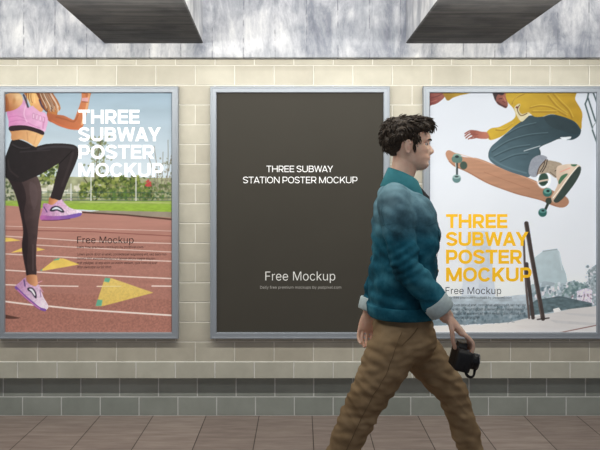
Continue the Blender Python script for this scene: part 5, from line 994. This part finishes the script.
# feet inside the shoes (heel, ball, toe)
def foot(A, ang):
    f = Vector((math.cos(ang), 0, math.sin(ang))); u = Vector((-math.sin(ang), 0, math.cos(ang)))
    A = Vector(A)
    limb(bm, [tuple(A - f * .03 - u * .045), tuple(A + f * .05 - u * .045), tuple(A + f * .15 - u * .058)], [(.030, .028), (.038, .028), (.040, .016)], n=16, ref=(0, 1, 0))
    limb(bm, [tuple(A + u * .03), tuple(A - u * .03)], [.034, .034], n=16)
AN, AF = math.radians(-38), math.radians(16)
foot(NA, AN); foot(FA, AF)
bod = fuse(bm, 0.0036, 2, 0.5)
obj('body', bod, m_skin, man, True)['label'] = 'head, neck, hands and forearms'

# --- face details
m_eye = simple('eye white', rgba(232, 228, 222), rough=0.2, vary=0.02); m_iris = simple('brown iris', rgba(58, 36, 24), rough=0.15, vary=0.1)
m_hair, nt, b = mat('dark brown hair')
tc = nd(nt, 'ShaderNodeTexCoord'); mp = nd(nt, 'ShaderNodeMapping'); mp.inputs['Scale'].default_value = (40, 120, 90); nt.links.new(tc.outputs['Object'], mp.inputs['Vector'])
nz = nd(nt, 'ShaderNodeTexNoise', i_Scale=1.6, i_Detail=4.0); nt.links.new(mp.outputs[0], nz.inputs['Vector'])
rp = ramp(nt, [(0.35, rgba(34, 27, 22)), (0.6, rgba(62, 50, 39)), (0.75, rgba(92, 78, 60))]); nt.links.new(nz.outputs['Fac'], rp.inputs['Fac']); nt.links.new(rp.outputs['Color'], b.inputs['Base Color'])
b.inputs['Roughness'].default_value = 0.5; b.inputs['Specular IOR Level'].default_value = 0.3
for sg in (-1, 1):
    c = head_to_world(0.0705, sg * 0.0325, .535)
    bm = bmesh.new(); ellipsoid(bm, c, (.0120, .0120, .0120), None, 16); e_ = obj('eye', bm, m_eye, man, True)
    bm = bmesh.new(); ellipsoid(bm, plus(c, .0080, sg * .0032, 0), (.0048, .0062, .0060), None, 12); obj('iris', bm, m_iris, e_, True)
    bm = bmesh.new()
    P = []
    for k in range(7):
        y_ = sg * (.012 + .040 * k / 6); t = .600 + .030 * math.sin(PI * (k + 1) / 9)
        a = min((abs(head_point(t, q)[1] - y_), q) for q in np.linspace(-1.5, 1.5, 90))[1]
        p = head_point(t, a); P.append((p[0] + .0012, y_, p[2]))
    limb(bm, P, [.0022, .0034, .0036, .0036, .0032, .0026, .0014], n=8, sub=3)
    obj('eyebrow', bm, m_hair, man, True)
    # upper lid
    bm = bmesh.new()
    P = [(c[0] + .0125 * math.cos(q) * .97, c[1] + .0125 * math.sin(q), c[2] + .0052 + .001 * math.cos(q)) for q in np.linspace(-1.1, 1.1, 9)]
    limb(bm, P, [.0030] * 9, n=8, sub=2); obj('eyelid', bm, m_skin, man, True)
m_lip = simple('lips', rgba(206, 138, 122), rough=0.45, vary=0.05)
bm = bmesh.new()
for t, wv, r_ in ((.264, .020, .0032), (.228, .018, .0036)):
    P = []
    for y_ in np.linspace(-wv, wv, 9):
        a = min((abs(head_point(t, q)[1] - y_), q) for q in np.linspace(-1.2, 1.2, 120))[1]; p = head_point(t, a)
        P.append((p[0] - .0020, float(y_), p[2] + .0015 * math.cos(y_ / wv * 3) * (1 if t > .25 else -1)))
    limb(bm, P, [r_ * math.sqrt(max(.15, 1 - (y_ / wv) ** 2)) for y_ in np.linspace(-wv, wv, 9)], n=8, sub=2)
obj('lips', fuse(bm, .0012, 1), m_lip, man, True)
# --- hair: full mass swept forward and up, then combed locks on it
bm = bmesh.new()
hs = [(.30, -.045, -.078, .040), (.38, -.030, -.096, .060), (.47, -.024, -.109, .074), (.55, -.012, -.118, .083), (.62, .030, -.124, .088), (.70, .058, -.126, .090), (.78, .086, -.123, .089), (.86, .108, -.114, .084), (.94, .108, -.106, .078), (1.01, .098, -.088, .066), (1.06, .076, -.060, .048), (1.09, .045, -.03, .024)]
full = [tuple(h_) for h_ in hs]
loft(bm, [rr(bm, (HXC + (p[1] + p[2]) / 2, 0, HZ0 + p[0] * HH), (p[1] - p[2]) / 2, p[3], 40, 2.1) for p in catmull(full, 4)])
for sg in (-1, 1):
    limb(bm, [head_to_world(.030, sg * .072, .66), head_to_world(.022, sg * .0745, .57), head_to_world(.018, sg * .0735, .46)], [(.010, .016), (.007, .012), (.004, .007)], n=12)
mass = fuse(bm, .0035, 3)
displace(mass, lambda p: .008 * noise.noise(Vector((p.x * 22, p.y * 34, p.z * 30))) + .004 * noise.noise(Vector((p.x * 60, p.y * 90, p.z * 60))) + (.003 if p.z > HZ0 + .17 else 0))
pts = [(v.co.copy(), n_.vector.copy()) for v, n_ in zip(mass.vertices, mass.vertex_normals)]
bm = bmesh.new(); bm.from_mesh(mass)
random.seed(3)
random.shuffle(pts); cnt = 0
for p, n_ in pts:
    if cnt >= 900: break
    t = (p.z - HZ0) / HH
    if n_.z < -0.3 or (t < .5 and n_.x > 0.2): continue
    up = max(0, (t - .75) / .4)
    flow = Vector((0.9 * up + 0.1, 0, -1.0 + 1.4 * up)) if p.x > HXC - .05 else Vector((-.3, 0, -1))
    flow = flow - n_ * flow.dot(n_)
    if flow.length < .1: continue
    flow.normalize(); flow = (flow + Vector([random.uniform(-.35, .35) for _ in range(3)])).normalized()
    L = random.uniform(.018, .034) * (1 + .2 * up); s0 = p - n_ * .004
    P = [s0, s0 + flow * L * .4 + n_ * .005, s0 + flow * L * .8 + n_ * .003, s0 + flow * L + n_ * random.uniform(-.003, .002)]
    limb(bm, [tuple(q) for q in P], [.0028, .0026, .0016, .0006], n=5, sub=2); cnt += 1
obj('hair', bm, m_hair, man, True)

# --- cloth
def denim(name, dark, mid, light, top):
    m, nt, b = mat(name)
    tc = nd(nt, 'ShaderNodeTexCoord'); nz = nd(nt, 'ShaderNodeTexNoise', i_Scale=6.5, i_Detail=8.0, i_Roughness=0.62)
    nt.links.new(tc.outputs['Object'], nz.inputs['Vector'])
    rp = ramp(nt, [(0.33, dark), (0.5, mid), (0.72, light)]); nt.links.new(nz.outputs['Fac'], rp.inputs['Fac'])
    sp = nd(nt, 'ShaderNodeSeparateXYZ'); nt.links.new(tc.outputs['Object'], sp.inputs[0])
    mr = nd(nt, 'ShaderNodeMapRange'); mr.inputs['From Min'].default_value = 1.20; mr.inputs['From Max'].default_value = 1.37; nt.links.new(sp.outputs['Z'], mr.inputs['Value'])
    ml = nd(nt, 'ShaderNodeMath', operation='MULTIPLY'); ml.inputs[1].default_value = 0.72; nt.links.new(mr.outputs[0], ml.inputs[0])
    mx = nd(nt, 'ShaderNodeMix', data_type='RGBA'); mx.inputs['B'].default_value = top  # paler shoulders: faded cloth with light from above painted in
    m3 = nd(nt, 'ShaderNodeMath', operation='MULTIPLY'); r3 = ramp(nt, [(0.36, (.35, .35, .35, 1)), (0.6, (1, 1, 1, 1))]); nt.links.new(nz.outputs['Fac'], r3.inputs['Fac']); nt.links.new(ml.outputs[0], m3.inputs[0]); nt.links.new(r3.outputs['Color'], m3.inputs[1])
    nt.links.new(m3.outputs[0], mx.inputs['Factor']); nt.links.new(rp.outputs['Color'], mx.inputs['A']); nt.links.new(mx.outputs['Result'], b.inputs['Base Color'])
    wv = nd(nt, 'ShaderNodeTexNoise', i_Scale=600.0, i_Detail=2.0); nt.links.new(tc.outputs['Object'], wv.inputs['Vector'])
    bp = nd(nt, 'ShaderNodeBump', i_Strength=0.3, i_Distance=0.0008); nt.links.new(wv.outputs['Fac'], bp.inputs['Height']); nt.links.new(bp.outputs[0], b.inputs['Normal'])
    b.inputs['Roughness'].default_value = 0.85; b.inputs['Specular IOR Level'].default_value = 0.15
    return m
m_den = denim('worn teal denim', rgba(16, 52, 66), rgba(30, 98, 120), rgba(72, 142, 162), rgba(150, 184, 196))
m_den2 = simple('pale denim', rgba(196, 212, 214), rough=0.85, vary=0.1, scale=60)
m_col = simple('collar denim', rgba(58, 138, 150), rough=0.85, vary=0.12, scale=30)
m_seam = simple('dark seam', rgba(44, 92, 106), rough=0.9)

bm = bmesh.new()
trunk(bm, [(402, 311, .148, .180), (402, 304, .150, .186), (402, 290, .147, .182), (404, 262, .146, .185), (405, 236, .150, .192), (404, 216, .142, .198), (402, 204, .125, .198), (400, 196, .100, .165), (399, 190, .082, .115), (400, 184, .070, .085)])
def sleeve(S, E, C, r):
    limb(bm, [S, mix3(S, E, .25), mix3(S, E, .7), E, mix3(E, C, .4), C], [r[0], r[1], r[2], r[3], r[4], r[5]], n=24, round_end=(True, False))
NC = mix3(NE, NW, .80); FC = mix3(FE, FW, .86)
sleeve(plus(NS, -.004, .02, .0), NE, NC, (.078, .074, .066, .062, .056, .050))
sleeve(plus(FS, -.004, -.02, .0), FE, FC, (.078, .074, .066, .062, .056, .050))
jk = fuse(bm, 0.006, 6)
def folds(p):
    v = .013 * noise.noise(Vector((p.x * 7 + 3, p.y * 6, p.z * 11))) + .010 * noise.noise(Vector((p.x * 16, p.y * 12 + 5, p.z * 26 + p.x * 10)))
    dE = min((p - Vector(NE)).length, (p - Vector(FE)).length)
    if dE < .12: v += .006 * math.sin((p.z * 1.0 - p.x * .6) * 170) * (1 - dE / .12)
    if .80 < p.z < .96: v += .004 * math.sin(p.z * 90 + p.x * 12)
    return v
displace(jk, folds)
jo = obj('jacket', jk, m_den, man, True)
# hem band, cuffs, collar, yoke seam, pocket flap, buttons
bm = bmesh.new(); z0, z1 = J(0, 314)[2], J(0, 303)[2]
c0 = J(402, 320)
loft(bm, [rr(bm, (c0[0], 0, z), a, b_, 48) for z, a, b_ in ((z0, .140, .174), (z0 - .003, .149, .184), (z0 + .004, .155, .190), (z1 - .004, .158, .193), (z1 + .002, .154, .189), (z1 + .001, .140, .175))])
obj('waistband', bm, m_den, jo, True)
def cuff(E, C, Wr):
    bm = bmesh.new(); t = (Vector(C) - Vector(E)).normalized(); c = Vector(C)
    u = Vector((0, 1, 0)); u = (u - t * u.dot(t)).normalized(); v = t.cross(u)
    def ring(s_, r): return [tuple(c + t * s_ + u * (r * math.cos(2 * PI * k / 32)) + v * (r * math.sin(2 * PI * k / 32))) for k in range(32)]
    loft(bm, [ring(a, r) for a, r in ((-.030, .048), (-.032, .056), (-.026, .060), (.022, .058), (.028, .054), (.026, .046), (-.01, .044))], cap=False)
    o = obj('cuff', bm, m_den2, jo, True); o['label'] = 'pale turned-back cuff'
cuff(NE, NC, NW); cuff(FE, FC, FW)
bm = bmesh.new()
rows = []
for k in range(33):                                  # folded collar, open at the throat
    a = math.radians(28 + 304 * k / 32); op = abs(k - 16) / 16
    cx, cy = math.cos(a), math.sin(a)
    base = Vector(J(401, 186)) + Vector((.070 * cx, .074 * cy, -.040 * op ** 2 + .004))
    topv = Vector(J(402, 169)) + Vector((.062 * cx + .006, .064 * cy, -.062 * op ** 1.6 + .006))
    out = Vector(J(401, 185)) + Vector((.092 * cx + .022 * op, .100 * cy, -.070 * op ** 1.8 - .002))
    rows.append([tuple(base), tuple(topv), tuple(topv + Vector((.006 * cx, .006 * cy, -.002))), tuple(out), tuple(out - Vector((.003 * cx, .003 * cy, .006)))])
loft(bm, rows, cap=False, closed=False)
co = obj('collar', bm, m_col, jo, True); co['label'] = 'brighter teal turned-down collar'
md = co.modifiers.new('thick', 'SOLIDIFY'); md.thickness = .004; md.offset = 0
m_tee = simple('charcoal shirt', rgba(40, 42, 46), rough=0.9, vary=0.1)
bm = bmesh.new(); limb(bm, [J(411, 204), J(406, 192), J(402, 183)], [(.080, .088), (.072, .068), (.058, .060)], n=24)
obj('shirt', bm, m_tee, man, True)

from mathutils.bvhtree import BVHTree
def snapper(me):
    bvh = BVHTree.FromPolygons([v.co for v in me.vertices], [tuple(p.vertices) for p in me.polygons])
    def snap(p, off=.001):
        q, n_, _, _ = bvh.find_nearest(Vector(p)); return tuple(q + n_ * off)
    return snap
sj = snapper(jk)
def seam(name, P, r=.0008, par=jo, sn=sj, m_=m_seam):
    bm = bmesh.new(); Q = [sn(p) for p in catmull(P, 8)]
    limb(bm, Q, [r] * len(Q), n=6, sub=1); return obj(name, bm, m_, par, True)
for sg in (-1, 1):
    seam('yoke_seam', [J(376, 222, sg * .12), J(392, 226, sg * .2), J(412, 226, sg * .19), J(432, 222, sg * .12)])
    seam('front_seam', [J(440, 214, sg * .07), J(442, 250, sg * .07), J(440, 290, sg * .07), J(436, 314, sg * .06)])
    seam('armhole_seam', [J(384, 205, sg * .18), J(386, 224, sg * .2), J(396, 233, sg * .24), J(410, 226, sg * .2)])
seam('front_placket', [J(428, 202, 0), J(441, 225, 0), J(443, 260, 0), J(440, 300, 0), J(436, 314, 0)], .004)
m_btn = simple('brass button', rgba(170, 140, 96), rough=0.35, metal=0.9)
for yy in (222, 246, 270, 294, 310):
    bm = bmesh.new(); q = sj(J(444, yy, -.012), .003); ellipsoid(bm, q, (.003, .007, .007), None, 12); obj('button', bm, m_btn, jo, True)
for sg in (-1, 1):                                   # chest pocket flaps
    bm = bmesh.new(); g = []
    for i in range(7):
        row = []
        for j in range(5):
            y_ = sg * (.055 + .085 * i / 6); zz = 228 + 9 * j / 4 + (2.5 * (1 - abs(i - 3) / 3) if j == 4 else 0)
            row.append(sj(J(452 - 8 * (i / 6) ** 2, zz, y_), .0035))
        g.append(row)
    loft(bm, g, cap=False, closed=False); o = obj('pocket_flap', bm, m_den, jo, True); md = o.modifiers.new('t', 'SOLIDIFY'); md.thickness = .003; md.offset = -0.3

# trousers
m_kh, nt, b = mat('khaki cotton')
tc = nd(nt, 'ShaderNodeTexCoord'); nz = nd(nt, 'ShaderNodeTexNoise', i_Scale=9.0, i_Detail=6.0); nt.links.new(tc.outputs['Object'], nz.inputs['Vector'])
rp = ramp(nt, [(0.32, rgba(140, 117, 88)), (0.52, rgba(158, 134, 103)), (0.72, rgba(176, 152, 119))]); nt.links.new(nz.outputs['Fac'], rp.inputs['Fac']); nt.links.new(rp.outputs['Color'], b.inputs['Base Color'])
wv = nd(nt, 'ShaderNodeTexNoise', i_Scale=500.0); nt.links.new(tc.outputs['Object'], wv.inputs['Vector'])
bp = nd(nt, 'ShaderNodeBump', i_Strength=0.25, i_Distance=0.0008); nt.links.new(wv.outputs['Fac'], bp.inputs['Height']); nt.links.new(bp.outputs[0], b.inputs['Normal'])
b.inputs['Roughness'].default_value = 0.9; b.inputs['Specular IOR Level'].default_value = 0.1
bm = bmesh.new()
trunk(bm, [(405, 358, .105, .135), (405, 348, .130, .168), (404, 336, .138, .178), (403, 322, .128, .166), (403, 306, .118, .152)])
def pant(H, K, A, r):
    limb(bm, [H, mix3(H, K, .35), mix3(H, K, .75), K, mix3(K, A, .35), mix3(K, A, .75), mix3(K, A, 1.04)], r, n=28, round_end=(True, False))
pant(plus(NH, 0, 0, -.01), NK, NA, [.108, .108, .092, .086, .078, .068, .064])
pant(plus(FH, 0, 0, -.01), FK, FA, [.104, .100, .082, .072, .062, .056, .056])
tr = fuse(bm, 0.006, 6)
def tfold(p):
    v = .008 * noise.noise(Vector((p.x * 7, p.y * 5, p.z * 20 + p.x * 14))) + .008 * noise.noise(Vector((p.x * 20 + 9, p.y * 9, p.z * 42)))
    for Kn in (NK, FK, J(408, 352, 0)):
        d_ = (p - Vector(Kn)).length
        if d_ < .17: v += .006 * (1 - 2 * abs(math.sin((p.z + .6 * p.x + .06 * noise.noise(p * 6)) * 62)) ** .6) * (1 - d_ / .17)
    for A_ in (NA, FA):
        d_ = (p - Vector(A_)).length
        if d_ < .16: v += .005 * math.sin(p.z * 140) * (1 - d_ / .16)
    return v
displace(tr, tfold)
to = obj('trousers', tr, m_kh, man, True)
stz = snapper(tr)
m_kseam = simple('khaki seam', rgba(122, 100, 74), rough=0.9)
seam('side_seam', [J(402, 330, -.19), plus(mix3(NH, NK, .5), 0, -.12, 0), plus(NK, 0, -.1, 0), plus(mix3(NK, NA, .5), 0, -.09, 0), plus(NA, 0, -.08, 0)], .0014, to, stz, m_kseam)
seam('pocket_seam', [J(418, 328, -.16), J(412, 336, -.18), J(402, 345, -.19)], .0018, to, stz, m_kseam)
seam('side_seam', [J(406, 330, .19), plus(mix3(FH, FK, .5), 0, .12, 0), plus(FK, 0, .1, 0), plus(mix3(FK, FA, .5), 0, .09, 0), plus(FA, 0, .08, 0)], .0014, to, stz, m_kseam)

# shoes
m_shoe = simple('dark brown leather', rgba(58, 42, 34), rough=0.45, vary=0.15); m_sole = simple('pale rubber sole', rgba(196, 190, 178), rough=0.7, vary=0.05)
m_lace = simple('lace', rgba(190, 182, 168), rough=0.9)
def shoe(A, ang, k_):
    f = Vector((math.cos(ang), 0, math.sin(ang))); u = Vector((-math.sin(ang), 0, math.cos(ang))); A = Vector(A); sdv = Vector((0, 1, 0))
    def sec(x, hw, h0, h1, e=2.6, n=24):
        return [tuple(A + f * x + sdv * (hw * math.copysign(abs(math.cos(q)) ** (2 / e), math.cos(q))) + u * ((h0 + h1) / 2 + (h1 - h0) / 2 * math.copysign(abs(math.sin(q)) ** (2 / e), math.sin(q)))) for q in [2 * PI * i / n for i in range(n)]]
    bm = bmesh.new()
    loft(bm, [sec(x, w, -.080, t) for x, w, t in ((-.078, .012, -.045), (-.072, .028, -.015), (-.055, .036, .028), (-.02, .040, .036), (.02, .042, .022), (.06, .044, -.008), (.10, .047, -.026), (.145, .046, -.036), (.175, .036, -.046), (.188, .016, -.060))])
    o = obj('shoe', bm, m_shoe, man, True)
    bm = bmesh.new()
    loft(bm, [sec(x, w, -.098, -.074, 4) for x, w in ((-.083, .014), (-.076, .031), (-.055, .040), (0, .042), (.06, .046), (.11, .050), (.15, .049), (.182, .038), (.195, .018))])
    obj('sole', bm, m_sole, o, True)
    for i in range(4):
        x = .03 + i * .022; h_ = float(np.interp(x, [.02, .06, .10], [.022, -.008, -.026]))
        bm = bmesh.new(); limb(bm, [tuple(A + f * x + sdv * s_ * .024 + u * (h_ - .004 * abs(s_) * 1.5 + .002)) for s_ in (-1, 0, 1)], [.0028] * 3, n=6, sub=3); obj('lace', bm, m_lace, o, True)
shoe(NA, AN, 0); shoe(FA, AF, 1)

# ---------------------------------------------------------------- the camera he carries (top-level: it is held)
cl = Vector(J(460, 356, -0.222)); cam_root = empty('handheld_camera', (PX0 + cl.x, PY0 + cl.y, cl.z))
tag(cam_root, 'black camera with lens, held low in the walking man\'s right hand', 'camera')
m_blk = simple('black camera body', rgba(24, 24, 26), rough=0.5, vary=0.2, scale=200, bump=0.2)
m_lens = simple('glossy black barrel', rgba(16, 16, 18), rough=0.3); m_glass = simple('coated lens glass', rgba(20, 26, 40), rough=0.05, spec=0.9)
m_ring = simple('grey ring', rgba(120, 120, 124), rough=0.35, metal=0.8); m_strap = simple('black strap', rgba(20, 20, 22), rough=0.8)
cam_root.rotation_euler = (0, math.radians(14), 0)
bm = bmesh.new(); add_box(bm, -.028, .020, -.068, .062, -.050, .040, .009); obj('camera_body', bm, m_blk, cam_root, True)
bm = bmesh.new(); add_box(bm, -.030, .034, -.078, -.040, -.050, .036, .012); obj('grip', bm, m_blk, cam_root, True)
bm = bmesh.new()
loft(bm, [[(x, y, z) for x, y, z in [(-.022 + .036 * a, .028 * s_ * (1 - .35 * h), .036 + .022 * h) for a, s_ in ((0, -1), (1, -1), (1, 1), (0, 1))]] for h in (0, .8, 1)])
obj('viewfinder_hump', bm, m_blk, cam_root)
def cyl(name, x0, x1, r0, r1, m_, par, cz=-.008, n=32, cy=.004):
    bm = bmesh.new(); L = x1 - x0
    prof = [(x0, r0 * .96), (x0 + L * .06, r0), (x1 - L * .1, r1), (x1, r1 * .95)]
    loft(bm, [[(x, cy + r * math.cos(2 * PI * k / n), cz + r * math.sin(2 * PI * k / n)) for k in range(n)] for x, r in prof]); return obj(name, bm, m_, par, True)
ln = cyl('lens', .018, .075, .033, .035, m_lens, cam_root)
cyl('focus_ring', .036, .054, .0365, .0365, m_blk, ln); cyl('lens_rim', .0745, .079, .034, .034, m_ring, ln); cyl('front_glass', .0770, .0800, .027, .025, m_glass, ln)
cyl('mount_ring', .016, .022, .036, .036, m_ring, cam_root)
bm = bmesh.new(); bmesh.ops.create_cone(bm, cap_ends=True, segments=20, radius1=.009, radius2=.008, depth=.008, matrix=Matrix.Translation((-.004, .046, .044))); obj('mode_dial', bm, m_ring, cam_root)
bm = bmesh.new(); bmesh.ops.create_cone(bm, cap_ends=True, segments=20, radius1=.006, radius2=.005, depth=.006, matrix=Matrix.Translation((.010, -.060, .040))); obj('shutter_button', bm, m_ring, cam_root)
bm = bmesh.new(); limb(bm, [(-.004, .064, .030), (.030, .085, .034), (.066, .060, .010), (.074, .010, -.030), (.060, -.040, -.062), (.020, -.078, -.050), (-.004, -.070, .020)], [(.0012, .006)] * 7, n=8, sub=6); obj('strap', bm, m_strap, cam_root, True)
